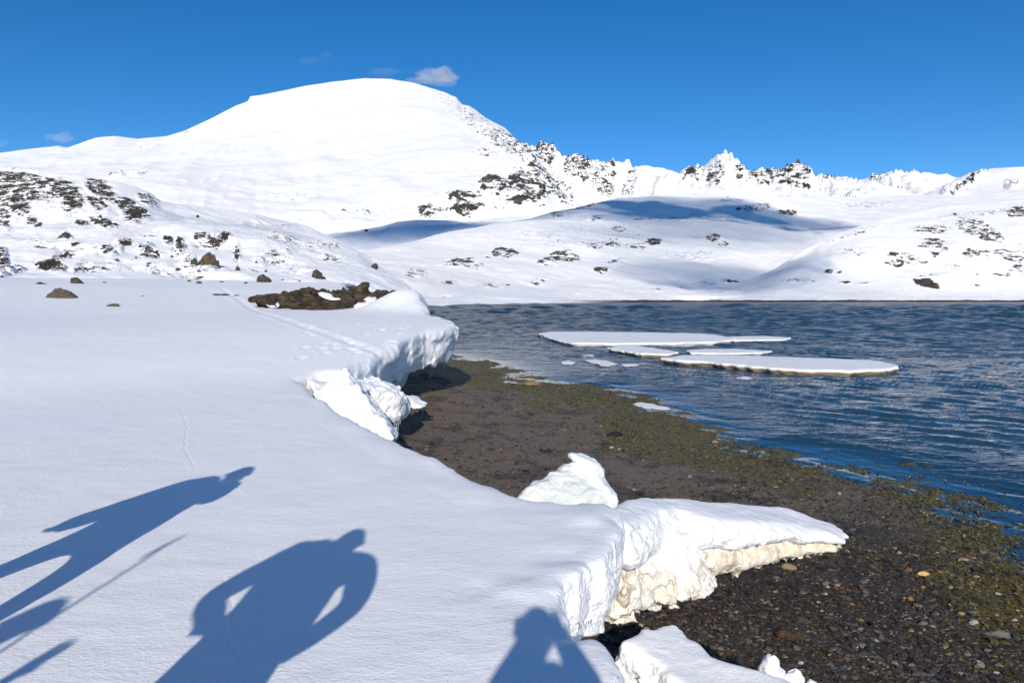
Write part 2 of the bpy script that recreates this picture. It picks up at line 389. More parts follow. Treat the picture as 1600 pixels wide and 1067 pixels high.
# long front hill across the water
loft('hill', [
    [(330, 500, 270), (640, 479.5, 290), (700, 478.5, 310), (850, 474.5, 470), (960, 472.6, 620), (1100, 471.8, 780), (1300, 471.6, 820), (1860, 471.6, 820)],
    [(330, 490, 285), (640, 476.5, 330), (700, 476, 360), (850, 473, 500), (960, 470.9, 640), (1100, 469.6, 790), (1300, 469.6, 830), (1860, 469.4, 830)],
    [(330, 458, 400), (480, 458, 420), (600, 462, 440), (700, 466, 470), (850, 466, 600), (1000, 465, 720), (1200, 463, 850), (1860, 462, 860)],
    [(330, 450, 500), (480, 440, 520), (600, 440, 560), (700, 442, 640), (850, 446, 760), (1000, 446, 850), (1200, 448, 930), (1860, 446, 930)],
    [(330, 446, 600), (480, 424, 640), (600, 418, 720), (700, 412, 820), (850, 412, 920), (1000, 415, 1000), (1200, 425, 1050), (1400, 420, 1050), (1860, 415, 1050)],
    [(330, 445, 700), (480, 414, 780), (600, 398, 880), (700, 385, 980), (850, 376, 1100), (1000, 372, 1200), (1140, 368, 1260), (1250, 376, 1300), (1400, 372, 1300), (1860, 365, 1300)],
    [(330, 445, 750), (480, 408, 850), (600, 388, 950), (700, 370, 1080), (830, 348, 1250), (900, 338, 1350), (1000, 330, 1450), (1100, 326, 1500), (1170, 322, 1550), (1250, 332, 1650), (1350, 328, 1800), (1480, 322, 1900), (1860, 330, 1900)],
    [(330, 446, 780), (440, 425, 830), (520, 406, 920), (600, 386, 1000), (650, 376, 1080), (700, 362, 1150), (760, 352, 1250), (830, 341, 1350), (860, 333, 1420), (880, 329, 1450), (905, 323, 1500), (930, 317, 1550), (965, 310, 1600), (1000, 307, 1640), (1030, 304, 1650), (1060, 303, 1660),
     (1090, 305, 1670), (1115, 303, 1670), (1140, 300, 1680), (1165, 302, 1700), (1200, 305, 1750), (1250, 308, 1900), (1300, 307, 2000), (1350, 309, 2100), (1400, 305, 2200), (1470, 304, 2200), (1550, 310, 2200), (1860, 320, 2200)]],
    300, T_mid, amp=3.0, nf=.012, seed=31, ramp_amp=1.6, rf=.06, x0=330, x1=1860, nx=1150, label='long rolling snow hill across the water with scattered dark rock patches',
    rocks=[(790, 393, 26, 8, .98), (880, 400, 34, 10, .93), (850, 410, 22, 8, .86), (780, 402, 30, 7, .7), (1022, 379, 16, 8, 1.15), (1000, 384, 16, 7, .7), (940, 384, 40, 9, .8), (990, 385, 16, 6, .8), (940, 425, 16, 7, 1.02), (960, 410, 30, 6, .75), (720, 408, 40, 10, .9), (740, 416, 30, 8, .8), (800, 398, 22, 6, .8),
           (1115, 372, 14, 9, .92), (1130, 380, 10, 5, .85), (965, 357, 16, 4, .86), (925, 344, 20, 4, .72), (1005, 342, 24, 5, .8), (1050, 340, 16, 4, .72), (900, 325, 40, 4, .85, -.2), (870, 335, 18, 10, .82), (1135, 312, 20, 8, .78), (1155, 326, 8, 3, 1.1), (1180, 325, 30, 6, .78),
           (1232, 332, 22, 7, 1.1), (1190, 322, 20, 5, .8), (1100, 340, 90, 12, .52), (900, 370, 160, 25, .5), (1140, 440, 22, 3, .88), (1110, 442, 20, 3, .68), (780, 446, 40, 6, .72), (650, 425, 22, 9, .86), (700, 438, 22, 5, .78), (620, 440, 30, 6, .6), (840, 440, 18, 4, .7),
           (560, 416, 24, 6, .7), (1350, 320, 60, 6, .62), (1380, 316, 40, 4, .62), (1100, 455, 200, 4, .42), (1080, 400, 60, 12, .6), (690, 460, 40, 3, .55), (1000, 452, 30, 3, .5)])
# right slope, nearer
loft('hill', [
    [(1050, 473.5, 770), (1250, 471.9, 770), (1860, 471.9, 770)],
    [(1050, 471.6, 776), (1250, 469.6, 778), (1860, 469.4, 778)],
    [(1050, 466, 820), (1250, 460, 820), (1400, 456, 820), (1860, 455, 820)],
    [(1050, 462, 860), (1180, 452, 860), (1260, 438, 870), (1400, 428, 890), (1500, 422, 880), (1860, 420, 880)],
    [(1050, 462, 880), (1180, 446, 890), (1240, 425, 900), (1300, 405, 920), (1400, 392, 950), (1500, 385, 950), (1600, 380, 950), (1860, 375, 950)],
    [(1050, 465, 900), (1170, 444, 920), (1220, 420, 950), (1280, 388, 990), (1340, 364, 1050), (1400, 358, 1050), (1500, 350, 1060), (1600, 345, 1060), (1860, 340, 1060)],
    [(1050, 466, 910), (1160, 444, 930), (1185, 432, 940), (1215, 418, 960), (1235, 404, 980), (1255, 391, 1000), (1280, 378, 1030), (1305, 366, 1060), (1330, 358, 1080), (1350, 351, 1100), (1380, 342, 1120), (1420, 333, 1150), (1460, 325, 1180), (1500, 320, 1200), (1560, 314, 1200), (1600, 311, 1200), (1700, 306, 1200), (1860, 300, 1200)]],
    200, T_mid, amp=2.2, nf=.014, seed=44, ramp_amp=1.6, rf=.06, x0=1050, x1=1860, nx=760, label='smooth snow slope on the right with brown rock clusters above the shore',
    rocks=[(1530, 360, 44, 18, .86, .35), (1545, 370, 24, 12, .95), (1448, 444, 20, 7, 1.45, .25), (1588, 333, 16, 10, 1.0), (1450, 358, 40, 10, .86), (1460, 385, 34, 22, .84), (1420, 402, 44, 12, .84, .15), (1395, 408, 26, 10, .86), (1330, 394, 24, 8, .75), (1560, 395, 36, 10, .8), (1520, 395, 22, 8, .85),
           (1590, 400, 30, 20, .84), (1490, 415, 24, 5, .8), (1590, 420, 24, 6, .75), (1350, 362, 60, 4, .75, -.3), (1320, 440, 14, 3, .86), (1352, 442, 14, 3, .85), (1235, 442, 20, 4, .86), (1300, 425, 20, 4, .78), (1560, 430, 60, 4, .7), (1480, 432, 60, 4, .6), (1530, 450, 40, 3, .72), (1520, 335, 70, 5, .7, -.1), (1270, 441, 14, 3, .8)])
# rocky left hill
loft('rocky_hill', [
    [(-260, 480, 140), (640, 480, 200)],
    [(-260, 446, 200), (300, 444, 240), (480, 448, 260), (640, 462, 300)],
    [(-260, 430, 300), (100, 428, 300), (300, 430, 330), (480, 432, 360), (560, 440, 400), (640, 458, 400)],
    [(-260, 398, 380), (60, 396, 380), (200, 396, 390), (300, 396, 400), (400, 402, 430), (480, 410, 470), (560, 425, 500), (640, 455, 480)],
    [(-260, 368, 440), (60, 370, 440), (200, 372, 460), (300, 374, 470), (400, 378, 500), (480, 390, 560), (560, 405, 600), (640, 450, 560)],
    [(-260, 350, 560), (60, 350, 560), (160, 350, 570), (260, 350, 590), (330, 356, 600), (400, 362, 640), (480, 378, 700), (560, 400, 700), (640, 448, 640)],
    [(-260, 300, 640), (60, 305, 650), (130, 312, 660), (190, 318, 680), (250, 334, 700), (330, 345, 760), (400, 354, 800), (480, 370, 850), (560, 398, 800), (640, 447, 700)],
    [(-260, 250, 720), (-80, 258, 720), (0, 262, 720), (40, 264, 730), (60, 266, 730), (95, 270, 740), (130, 274, 750), (160, 279, 760), (185, 284, 770), (210, 292, 780), (232, 301, 790), (250, 314, 800), (275, 319, 830), (300, 322, 850), (350, 328, 880), (400, 336, 900), (430, 341, 950), (480, 354, 1000), (530, 376, 950), (580, 402, 850), (640, 446, 720)]],
    300, T_cliff, amp=3.0, nf=.02, seed=52, ramp_amp=2.2, rf=.06, x0=-260, x1=640, nx=800, label='rocky cliff band and bouldery slope rising behind the snow plain on the left',
    rocks=[(10, 275, 40, 16, 0.99), (55, 295, 40, 26, 0.95, .5), (20, 310, 30, 26, 1.02, .6), (100, 300, 40, 26, 0.97, .3), (115, 322, 26, 18, 1.02), (160, 298, 34, 22, 0.99, .4), (150, 320, 26, 18, 0.99, .4), (200, 325, 34, 22, 1.05, .5), (230, 312, 22, 12, 0.92, .5), (215, 335, 22, 10, 0.97), (160, 350, 26, 8, 1.02, .3), (128, 350, 14, 6, 0.97),
           (55, 350, 14, 8, 1.02, .5), (-40, 300, 50, 40, 0.97), (5, 345, 14, 24, 0.92), (-120, 300, 60, 40, 0.92), (100, 368, 14, 4, 1.02), (82, 422, 28, 14, 1.03, .25), (98, 402, 20, 12, 1.00, -.3), (62, 414, 14, 10, 0.97), (5, 412, 10, 18, 0.92), (20, 430, 26, 9, 0.92, -.4), (110, 390, 30, 10, 0.80), (60, 386, 24, 6, 0.74), (195, 381, 16, 5, 0.97), (172, 400, 16, 14, 0.92),
           (185, 390, 12, 8, 0.87), (228, 388, 16, 14, 1.00), (240, 395, 12, 8, 0.92), (280, 382, 12, 14, 1.02, -.5), (262, 376, 10, 6, 0.97), (325, 378, 28, 6, 0.82), (370, 392, 8, 16, 0.92), (295, 398, 14, 7, 0.88), (350, 374, 14, 5, 0.92), (315, 372, 16, 5, 0.92), (150, 425, 60, 10, 0.68), (240, 425, 60, 10, 0.72), (320, 420, 60, 10, 0.74), (300, 430, 30, 5, 0.77), (440, 378, 40, 14, 0.72, .1), (500, 385, 40, 12, 0.72), (430, 400, 40, 12, 0.72), (385, 420, 30, 6, 0.72),
           (420, 352, 50, 6, 0.62), (235, 370, 30, 5, 0.77), (520, 410, 30, 8, 0.68), (460, 420, 30, 8, 0.62)])

# ------------------------------------------------------------------ near snow field with its undercut edge
ZR = [0, 8, 13, 16, 19, 22, 30, 40, 55, 75, 88, 100, 130, 170]
ZV = [1.6, 1.6, 1.65, 1.95, 2.2, 2.4, 2.62, 3.05, 4.0, 5.0, 5.15, 5.0, 3.6, 1.0]
_rr = np.linspace(0, 170, 1701); _zz = pchip(ZR, ZV, _rr)
for _ in range(3): _zz = np.convolve(np.pad(_zz, 8, 'edge'), np.ones(17)/17, 'valid')
CRACKS = [[(283, 640), (292, 668), (288, 700), (305, 730)], [(352, 905), (366, 960), (360, 1010), (378, 1040), (388, 1067)], [(235, 780), (243, 800)]]
TRAIL = [(340, 452), (372, 470), (392, 483), (430, 497), (480, 513), (530, 530), (585, 548)]
def poly_dist(x, y, P):
    """distance, signed side, arc position to an open polyline P (n,2)"""
    best = np.full(x.shape, 1e9, np.float32); sgn = np.zeros(x.shape, np.float32); arc = np.zeros(x.shape, np.float32); s0 = 0
    for a, b in zip(P[:-1], P[1:]):
        d = b-a; L = math.hypot(*d); t = np.clip(((x-a[0])*d[0]+(y-a[1])*d[1])/L**2, 0, 1)
        ex = x-a[0]-t*d[0]; ey = y-a[1]-t*d[1]; q = np.hypot(ex, ey); m = q < best
        best = np.where(m, q, best); cr = d[0]*(y-a[1])-d[1]*(x-a[0])
        # pseudo-normal handling at corners: keep the side with the larger offset
        sgn = np.where(m, np.sign(cr), sgn); arc = np.where(m, s0+t*L, arc); s0 += L
    return best, sgn, arc
def poly_sd(x, y, P):
    """signed distance to closed polygon, negative inside"""
    P = np.asarray(P, float); best = np.full(x.shape, 1e9); ins = np.zeros(x.shape, bool); n = len(P)
    for i in range(n):
        a = P[i]; b = P[(i+1) % n]; d = b-a; t = np.clip(((x-a[0])*d[0]+(y-a[1])*d[1])/(d@d), 0, 1)
        best = np.minimum(best, np.hypot(x-a[0]-t*d[0], y-a[1]-t*d[1]))
        c = ((a[1] > y) != (b[1] > y)) & (x < (b[0]-a[0])*(y-a[1])/((b[1]-a[1]) if b[1] != a[1] else 1e-9)+a[0]); ins ^= c
    return np.where(ins, -best, best)
def z_smooth(x, y):
    r = np.hypot(x, y); return np.interp(r, _rr, _zz)
def onto(pts, f=z_smooth):
    out = []
    for px, py in pts:
        r = rayv(px, py); ts = np.linspace(1.5, 140, 6000); X = r[0]*ts; Y = r[1]*ts; Z = CZ+r[2]*ts
        g = Z-f(X, Y); i = np.argmax(g < 0) if (g < 0).any() else len(ts)-1; t = ts[i]; out.append((r[0]*t, r[1]*t))
    return np.array(out)
EDGE_PX = [(1010, 1180), (985, 1100), (972, 1067), (964, 1032), (936, 996), (900, 990), (884, 962), (872, 928), (880, 912), (912, 900), (926, 880), (952, 872), (968, 850), (972, 826), (962, 806), (968, 790), (950, 778), (905, 780),
           (860, 779), (825, 774), (790, 763), (745, 746), (700, 722), (652, 699), (612, 679), (575, 664), (560, 652), (535, 640), (515, 626), (498, 616), (488, 600), (470, 592), (500, 584), (540, 579), (560, 566), (590, 552), (612, 541), (640, 528), (665, 519), (690, 513), (706, 508)]
EDGE = onto(EDGE_PX)
EDGE = np.concatenate([EDGE, [[-2.05, 23.6], [-2.4, 25.5], [-3.3, 27.5], [-3.9, 30], [-4.2, 33.5], [-5, 37], [-8, 41], [-11, 47], [-14.5, 60], [-21, 90], [-34, 170]]])
CLOSED = np.concatenate([EDGE, [[-260, 170], [-260, -8], [3, -8]]])
OUTCROP_C = np.array([-8.2, 33.0])
crk = [onto(c) for c in CRACKS]; trl = onto(TRAIL)
_fp = np.random.default_rng(3); FOOT = onto([(_fp.uniform(470, 650), _fp.uniform(497, 562)) for _ in range(42)]+[(_fp.uniform(540, 640), _fp.uniform(486, 505)) for _ in range(12)])
def z_field(x, y, detail=True):
    z = z_smooth(x, y).astype(np.float64)
    r = np.hypot(x, y)
    z = z+.05*sstep(6, 20, r)*fbm(x*.12, y*.12, 0, 3)+.35*sstep(30, 60, r)*noise(x*.05, y*.05, 3)
    # mound and hummocks beside the outcrop
    z = z+.95*np.exp(-(((x+4.9)/1.5)**2+((y-31.5)/1.9)**2))+.35*np.exp(-(((x+3.6)/.9)**2+((y-29.3)/1.3)**2))
    z = z-.9*sstep(-5, 1, x+ (y-40)*.12)*sstep(38, 60, y)
    if detail:
        z = z+.005*fbm(x*1.1, y*1.6, 5, 3)+.0015*noise(x*6, y*9, 2)
        near = r < 14
        if near.any():
            xn = x[near]; yn = y[near]; q = np.zeros(xn.shape)
            wx = xn+.02*noise(xn*12, yn*12, 1)
            for c in crk:
                d, sg, _ = poly_dist(wx, yn, c); q -= .0035*np.exp(-(d/.008)**2)
            z[near] += q
        m = (r > 12) & (r < 75)
        if m.any():
            xn = x[m]; yn = y[m]; d, _, arc = poly_dist(xn, yn, trl)
            q = np.exp(-((d-.0)/.16)**2)*(-.03+.03*noise(arc*3, 0, 0))+.012*np.exp(-((d-.3)/.12)**2)
            for fx, fy in FOOT:
                e = ((xn-fx)/.10)**2+((yn-fy)/.17)**2; q = q-.035*np.exp(-e)+.010*np.exp(-((np.sqrt(e)-1.6)/.5)**2)
            z[m] += q
    return z
def edge_sd(x, y): return poly_sd(x, y, CLOSED)
# -- the broad sheet
SC = np.concatenate([np.linspace(-1500, -100, 120), np.linspace(-98, 1040, 860)]); py_rows = None
rows = np.concatenate([np.linspace(.6, 2.2, 24), 2.2*np.exp(np.linspace(0, math.log(170/2.2), 620))[1:]])
dirx = (SC-800)/F
X = dirx[None, :]*rows[:, None]; Y = np.broadcast_to(rows[:, None], X.shape)
d = edge_sd(X, Y); Z = z_field(X.copy(), Y.copy())
WB = np.clip(.5+.0*X, 0, 9)
Z = Z-.005*sstep(-.60, -.48, d)
V = np.stack([X, Y, Z], -1).reshape(-1, 3); Q = grid_faces(*X.shape); dq = d.ravel()[Q].max(1)
Q = Q[dq < -.47]; 
# snow behind and beside the camera
xb = np.concatenate([np.linspace(-60, -4, 20), np.linspace(-3.6, 1.2, 40)]); yb = np.linspace(-8, .62, 60)
XB, YB = np.meshgrid(xb, yb); ZB = z_field(XB.copy(), YB.copy(), False)-.004; VB = np.stack([XB, YB, ZB], -1).reshape(-1, 3); QB = grid_faces(*XB.shape)
QB = QB[(edge_sd(XB, YB).ravel()[QB].max(1) < -.3)]
parts_V = [V, VB]; parts_Q = [Q, QB+len(V)]
# -- the edge, as a solid, in boxes of growing voxel size
def thick(x, y):
    r = np.hypot(x, y); return np.interp(r, [0, 3.2, 4, 6, 9, 14, 17, 21, 26, 34], [.42, .40, .50, .55, .6, .7, 1.0, 1.12, 1.15, .8])
def bank_box(x0, x1, y0, y1, z0, z1, h, keep):
    gx = np.arange(x0-3*h, x1+3*h, h, dtype=np.float32); gy = np.arange(y0-3*h, y1+3*h, h, dtype=np.float32); gz = np.arange(z0, z1, h, dtype=np.float32)
    X2, Y2 = np.meshgrid(gx, gy, indexing='ij'); d2 = edge_sd(X2, Y2); h2 = z_field(X2.copy(), Y2.copy()).astype(np.float32)
    h2 = h2-.006*sstep(-.55, -.68, d2)
    rg = np.hypot(X2, Y2); sc = np.interp(rg, [0, 5, 12, 22], [.55, .7, 1.3, 2.3]).astype(np.float32); T = thick(X2, Y2)
    # scalloped lip: vertical flutes
    fl = .045*sc*ridge(X2*3.4/sc, Y2*3.4/sc, 1.5, 2)+.05*sc*noise(X2*1.1/sc+4, Y2*1.1/sc, 7)
    h2 = h2+.030*sc*noise(X2*2.6/sc, Y2*3.4/sc, 31)*sstep(-.62, -.1, d2)
    h2 = h2-.03*sc*np.clip(1+d2/(.22*sc), 0, 1)**2*(1+.9*noise(X2*5/sc, Y2*5/sc, 2))
    dd = (d2+.04*sc-fl)[:, :, None]; dz = (h2[:, :, None]-gz[None, None, :])
    t = dz/T[:, :, None]
    u = .10*sc[:, :, None]*np.clip(t-.35, 0, 2)**1.5-.03*sc[:, :, None]*np.exp(-((t-.35)/.3)**2)+(.95)*sstep(.97, 1.09, t+.10*noise(X2*3, Y2*3, 9)[:, :, None])*sc[:, :, None]**.3*sstep(33, 30, Y2)[:, :, None]
    A = -dz; B = dd+u; k = 1/(.035*sc[:, :, None]); mx = np.maximum(A, B); D = (mx+np.log(np.exp((A-mx)*k)+np.exp((B-mx)*k))/k).astype(np.float32)
    b = (np.abs(D) < .14*rg[:, :, None]**.4) & ((d2 > -1.4)[:, :, None])
    I, J, K = np.nonzero(b); s_ = sc[I, J]; am = np.clip(dz[b]/(.10*s_), 0.03, 1)
    x_, y_, z_ = gx[I], gy[J], gz[K]
    D[b] += am*s_*(.026*fbm(x_*9/s_, y_*9/s_, z_*7/s_, 4)+.022*noise(x_*2.2/s_, y_*2.2/s_, z_*1.5))
    D[:, :, 0] = np.abs(D[:, :, 0]) if False else D[:, :, 0]
    Vv, Qq = surface_nets(D, (gx[0], gy[0], gz[0]), h)
    c = Vv[Qq].mean(1); dc = edge_sd(c[:, 0], c[:, 1])
    k_ = (c[:, 1] >= y0-h) & (c[:, 1] < y1) & (dc > -.72) | ((c[:, 1] >= y0-h) & (c[:, 1] < y1) & (c[:, 2] < z_field(c[:, 0].copy(), c[:, 1].copy(), False)-.25))
    if keep is not None: k_ &= keep(c)
    Vv, Qq, _ = compact(Vv, Qq[k_]); return Vv, Qq
off = len(V)+len(VB)
for bx in ((-1.6, 1.5, 1.9, 7.0, .3, 1.75, .016), (-3.6, .9, 7.0, 10.6, .3, 1.8, .03), (-5.6, -.9, 10.6, 15.0, .2, 2.1, .034), (-5.9, -1.2, 15.0, 24.5, 0, 2.75, .042), (-8, -1.2, 24.5, 38, -.2, 4.6, .085), (-19, -4, 38, 62, 0, 5.2, .16), (-44, -12, 62, 150, -1, 6, .4)):
    v_, q_ = bank_box(*bx, None); parts_V.append(v_); parts_Q.append(q_+off); off += len(v_)
VV = np.concatenate(parts_V); QQ = np.concatenate(parts_Q); VV, QQ, _ = compact(VV, QQ)
snow_field = tag(mesh_obj('snow_field', VV, QQ, M_snow), 'smooth crusted snow field with an undercut melting edge above the beach', kind='structure')

# ------------------------------------------------------------------ beach
SHORE_PX = [(500, 549), (640, 549), (705, 553), (760, 563), (800, 574), (850, 590), (900, 600), (950, 603), (1010, 618), (1060, 640), (1110, 664), (1150, 690), (1200, 697), (1260, 703), (1340, 718), (1420, 738), (1500, 760), (1600, 790), (1720, 850), (1900, 990)]
SHORE = atz(np.array([p[0] for p in SHORE_PX]), np.array([p[1] for p in SHORE_PX]), 0.0)[:, :2]
LAND = np.concatenate([SHORE, [[12, 0], [12, -10], [-60, -10], [-60, SHORE[0, 1]]]])
def z_beach(x, y, fine=True):
    d = -poly_sd(x, y, LAND)         # positive inland
    z = np.interp(d, [-200, -30, -6, -1.5, 0, 1.2, 3, 6, 9, 14, 30], [-6, -2.2, -.55, -.13, -.006, .016, .060, .25, .48, .66, .8])
    z = z+(.026+.02*sstep(1, 3, d))*fbm(x*.75, y*.6, 4, 4)*sstep(-3, 1, d)
    if fine: z = z+sstep(-2, 0, d)*(.014*fbm(x*2.3, y*2.3, 8, 3)+.012*fbm(x*9, y*9, 2, 3))
    return z, d
pxs = np.linspace(380, 1960, 1050); rws = np.exp(np.linspace(math.log(1.6), math.log(90), 760))
X = (pxs[None, :]-800)/F*rws[:, None]; Y = np.broadcast_to(rws[:, None], X.shape); Z, D_ = z_beach(X, Y)
kel = sstep(3.4, 1.5, D_*np.interp(Y, [8, 14, 26], [1.05, .72, .5])+.9*fbm(X*.5, Y*.35, 6, 4))*sstep(-4, -1, D_)
beach = mesh_obj('beach', np.stack([X, Y, Z], -1).reshape(-1, 3), grid_faces(*X.shape), attrs={'kelp': kel.ravel(), 'inland': np.clip(D_.ravel()/12, 0, 1)})
tag(beach, 'dark gravel beach sloping from the snow edge down to the water', kind='structure')
m, t, p = newmat('beach_gravel'); n = N(t); P = n.pos()
vo = n.n('ShaderNodeTexVoronoi'); vo.inputs['Scale'].default_value = 62; n.l(n.pos((1, 1.35, 1)), vo.inputs['Vector'])
sv = n.n('ShaderNodeSeparateColor'); n.l(vo.outputs['Color'], sv.inputs[0])
grain = n.ramp(sv.outputs[0], [(0, (.012, .009, .007)), (.5, (.042, .030, .021)), (.85, (.085, .060, .040)), (.97, (.19, .14, .09))])
sand = n.ramp(n.noise(P, 160, 3, .7), [(.3, (.08, .056, .038)), (.5, (.20, .15, .105)), (.68, (.38, .30, .21))])
g = n.n('ShaderNodeNewGeometry'); sx = n.n('ShaderNodeSeparateXYZ'); n.l(g.outputs['Position'], sx.inputs[0])
far = n.smooth(n.math('ADD', sx.outputs[1], n.math('MULTIPLY', n.noise(P, .5, 4), 5)), 9.5, 14.0)
base = n.mix(n.math('MULTIPLY', far, .8), grain, sand)
base = n.mix(n.math('MULTIPLY', n.smooth(n.noise(P, 1.4, 6, .65), .5, .62), .6), base, (.016, .012, .010))
kc = n.ramp(n.noise(P, 18, 6, .75), [(.32, (.020, .015, .006)), (.46, (.085, .068, .016)), (.58, (.20, .165, .035)), (.70, (.33, .27, .07))])
km = n.smooth(n.math('MULTIPLY', n.attr('kelp'), n.math('ADD', .45, n.noise(P, 2.2, 6, .7))), .42, .7)
n.l(n.mix(n.math('MULTIPLY', km, .85), base, kc), p.inputs['Base Color'])
p.inputs['Roughness'].default_value = .62; p.inputs['Specular IOR Level'].default_value = .35
hh = n.math('ADD', n.math('MULTIPLY', vo.outputs['Distance'], -.012), n.math('ADD', n.math('MULTIPLY', n.noise(P, 30, 5, .7), .04), n.math('MULTIPLY', n.noise(P, 5, 5, .7), .08)))
n.l(n.bump(hh, .9, 1.0), p.inputs['Normal']); beach.data.materials.append(m)

# ------------------------------------------------------------------ water
wpx = np.linspace(520, 2050, 1100)
wpy = np.concatenate([np.linspace(1010, 560, 620), np.linspace(559.6, 470.6, 640)])
wy = np.array([atz(800, q, 0.0)[1] for q in wpy]); wy = np.concatenate([wy, [1500.]])
X = (wpx[None, :]-800)/F*wy[:, None]; Y = np.broadcast_to(wy[:, None], X.shape).copy(); 
d = poly_sd(X, Y, LAND)
sp = np.gradient(wy)[:, None]; amp = .30+.70*sstep(0, 5, d); calm = 1-.75*sstep(6, -6, X-(Y-30)*.05)*sstep(60, 38, Y); amp = amp*calm
Z = np.zeros(X.shape); wr = np.random.default_rng(23)
wx = X+.5*noise(X*.25, Y*.25, 1); wyy = Y+.5*noise(X*.25, Y*.25, 9)
for i in range(34):
    lam = .26*(1.75/.26)**(wr.random()); th = math.radians(225+wr.normal(0, 13 if lam > .6 else 38)); k = 2*math.pi/lam
    a = .0085*lam**.9*(1.7 if lam > .9 else .8)
    ph = k*(wx*math.cos(th)+wyy*math.sin(th))+wr.random()*6.28
    mod = .6+.55*noise(X*.35/lam+i*3, Y*.22/lam, i)
    Z += a*mod*(np.sin(ph)+.22*np.cos(2*ph))*sstep(.42*lam, .2*lam, np.broadcast_to(sp, X.shape))
Z = Z*amp*.72
# open water chop, coarser the farther out it is modelled
far_ = sstep(30, 75, Y); spx = np.maximum(np.broadcast_to(sp, X.shape), .3)
for i in range(26):
    lam = 1.8*(45/1.8)**((i+wr.random())/26); th = math.radians(225+wr.normal(0, 38)); k = 2*math.pi/lam
    wgt = sstep(2.0, 3.6, lam/spx)*sstep(26, 12, lam/spx)*far_
    if wgt.max() <= 0: continue
    Z += wgt*.016*lam*(1-.55*sstep(150, 500, Y))*(.55+.6*noise(X*.25/lam+i, Y*.25/lam, i+40))*np.sin(k*(X*math.cos(th)+Y*math.sin(th))+wr.random()*6.28)
water = mesh_obj('water', np.stack([X, Y, Z], -1).reshape(-1, 3), grid_faces(*X.shape), attrs={'calm': (calm*sstep(-.3, 3, d)).ravel()})
tag(water, 'cold blue fjord water with small wind ripples', kind='structure')
m, t, p = newmat('sea_water'); n = N(t)
p.inputs['Base Color'].default_value = (.018, .048, .078, 1); p.inputs['Roughness'].default_value = .07; p.inputs['IOR'].default_value = 1.333
sx_ = n.n('ShaderNodeSeparateXYZ'); gg = n.n('ShaderNodeNewGeometry'); n.l(gg.outputs['Position'], sx_.inputs[0])
rw = n.n('ShaderNodeMapRange'); rw.inputs[1].default_value = 18; rw.inputs[2].default_value = 90; rw.inputs[3].default_value = .06; rw.inputs[4].default_value = .22
n.l(sx_.outputs[1], rw.inputs[0]); n.l(rw.outputs[0], p.inputs['Roughness'])
a1 = n.noise(n.pos((.55, 1, 1)), 3.4, 4, .6, .4); a2 = n.noise(n.pos((.5, 1, 1)), .55, 5, .65, .3); a3 = n.noise(n.pos((.7, 1, 1)), 13, 3, .6)
h = n.math('ADD', n.math('MULTIPLY', a1, .048), n.math('ADD', n.math('MULTIPLY', a2, .30), n.math('MULTIPLY', a3, .010)))
fa = n.n('ShaderNodeMapRange'); fa.inputs[1].default_value = 14; fa.inputs[2].default_value = 420; fa.inputs[3].default_value = 1.0; fa.inputs[4].default_value = 20.0; n.l(sx_.outputs[1], fa.inputs[0])
a4 = n.noise(n.pos((.35, 1, 1)), .16, 4, .7); h = n.math('ADD', h, n.math('MULTIPLY', a4, .22))
h = n.math('MULTIPLY', n.math('MULTIPLY', h, fa.outputs[0]), n.math('ADD', .05, n.attr('calm'))); n.l(n.bump(h, 1.0, 1.0), p.inputs['Normal']); water.data.materials.append(m)

# ------------------------------------------------------------------ broken snow pieces
def sdf_union(hulls, vox, rough, nf, rnd, seed, fine=0, post=None):
    hs_ = [np.asarray(h_, float) for h_ in hulls]; al = np.concatenate(hs_); m_ = rough*2.5+vox*3+rnd
    lo = al.min(0)-m_; hi = al.max(0)+m_
    ax = [np.arange(lo[i], hi[i]+vox, vox, dtype=np.float32) for i in range(3)]
    X, Y, Z = np.meshgrid(*ax, indexing='ij'); Dm = None; rnd = max(1e-3, min([rnd]+[.07*np.ptp(h_, axis=0).min() for h_ in hs_])); k = 1/rnd
    for h_ in hs_:
        ds = [q[0]*X+q[1]*Y+q[2]*Z-dd for q, dd in hull_planes(h_)]; mx = np.maximum.reduce(ds)
        D = mx+np.log(sum(np.exp(np.clip((d_-mx)*k, -30, 0)) for d_ in ds))/k-rnd*.7
        Dm = D if Dm is None else np.minimum(Dm, D)
    b = np.abs(Dm) < m_*1.3; x_, y_, z_ = X[b], Y[b], Z[b]
    Dm[b] += rough*fbm(x_*nf+seed, y_*nf, z_*nf, 4)
    if fine: Dm[b] += fine*noise(x_*nf*5, y_*nf*5+seed, z_*nf*5)
    if post is not None: Dm = post(X, Y, Z, Dm)
    return surface_nets(Dm.astype(np.float32), lo, vox)
def P3(l): return np.array([aty(a, b, c) for a, b, c in l])
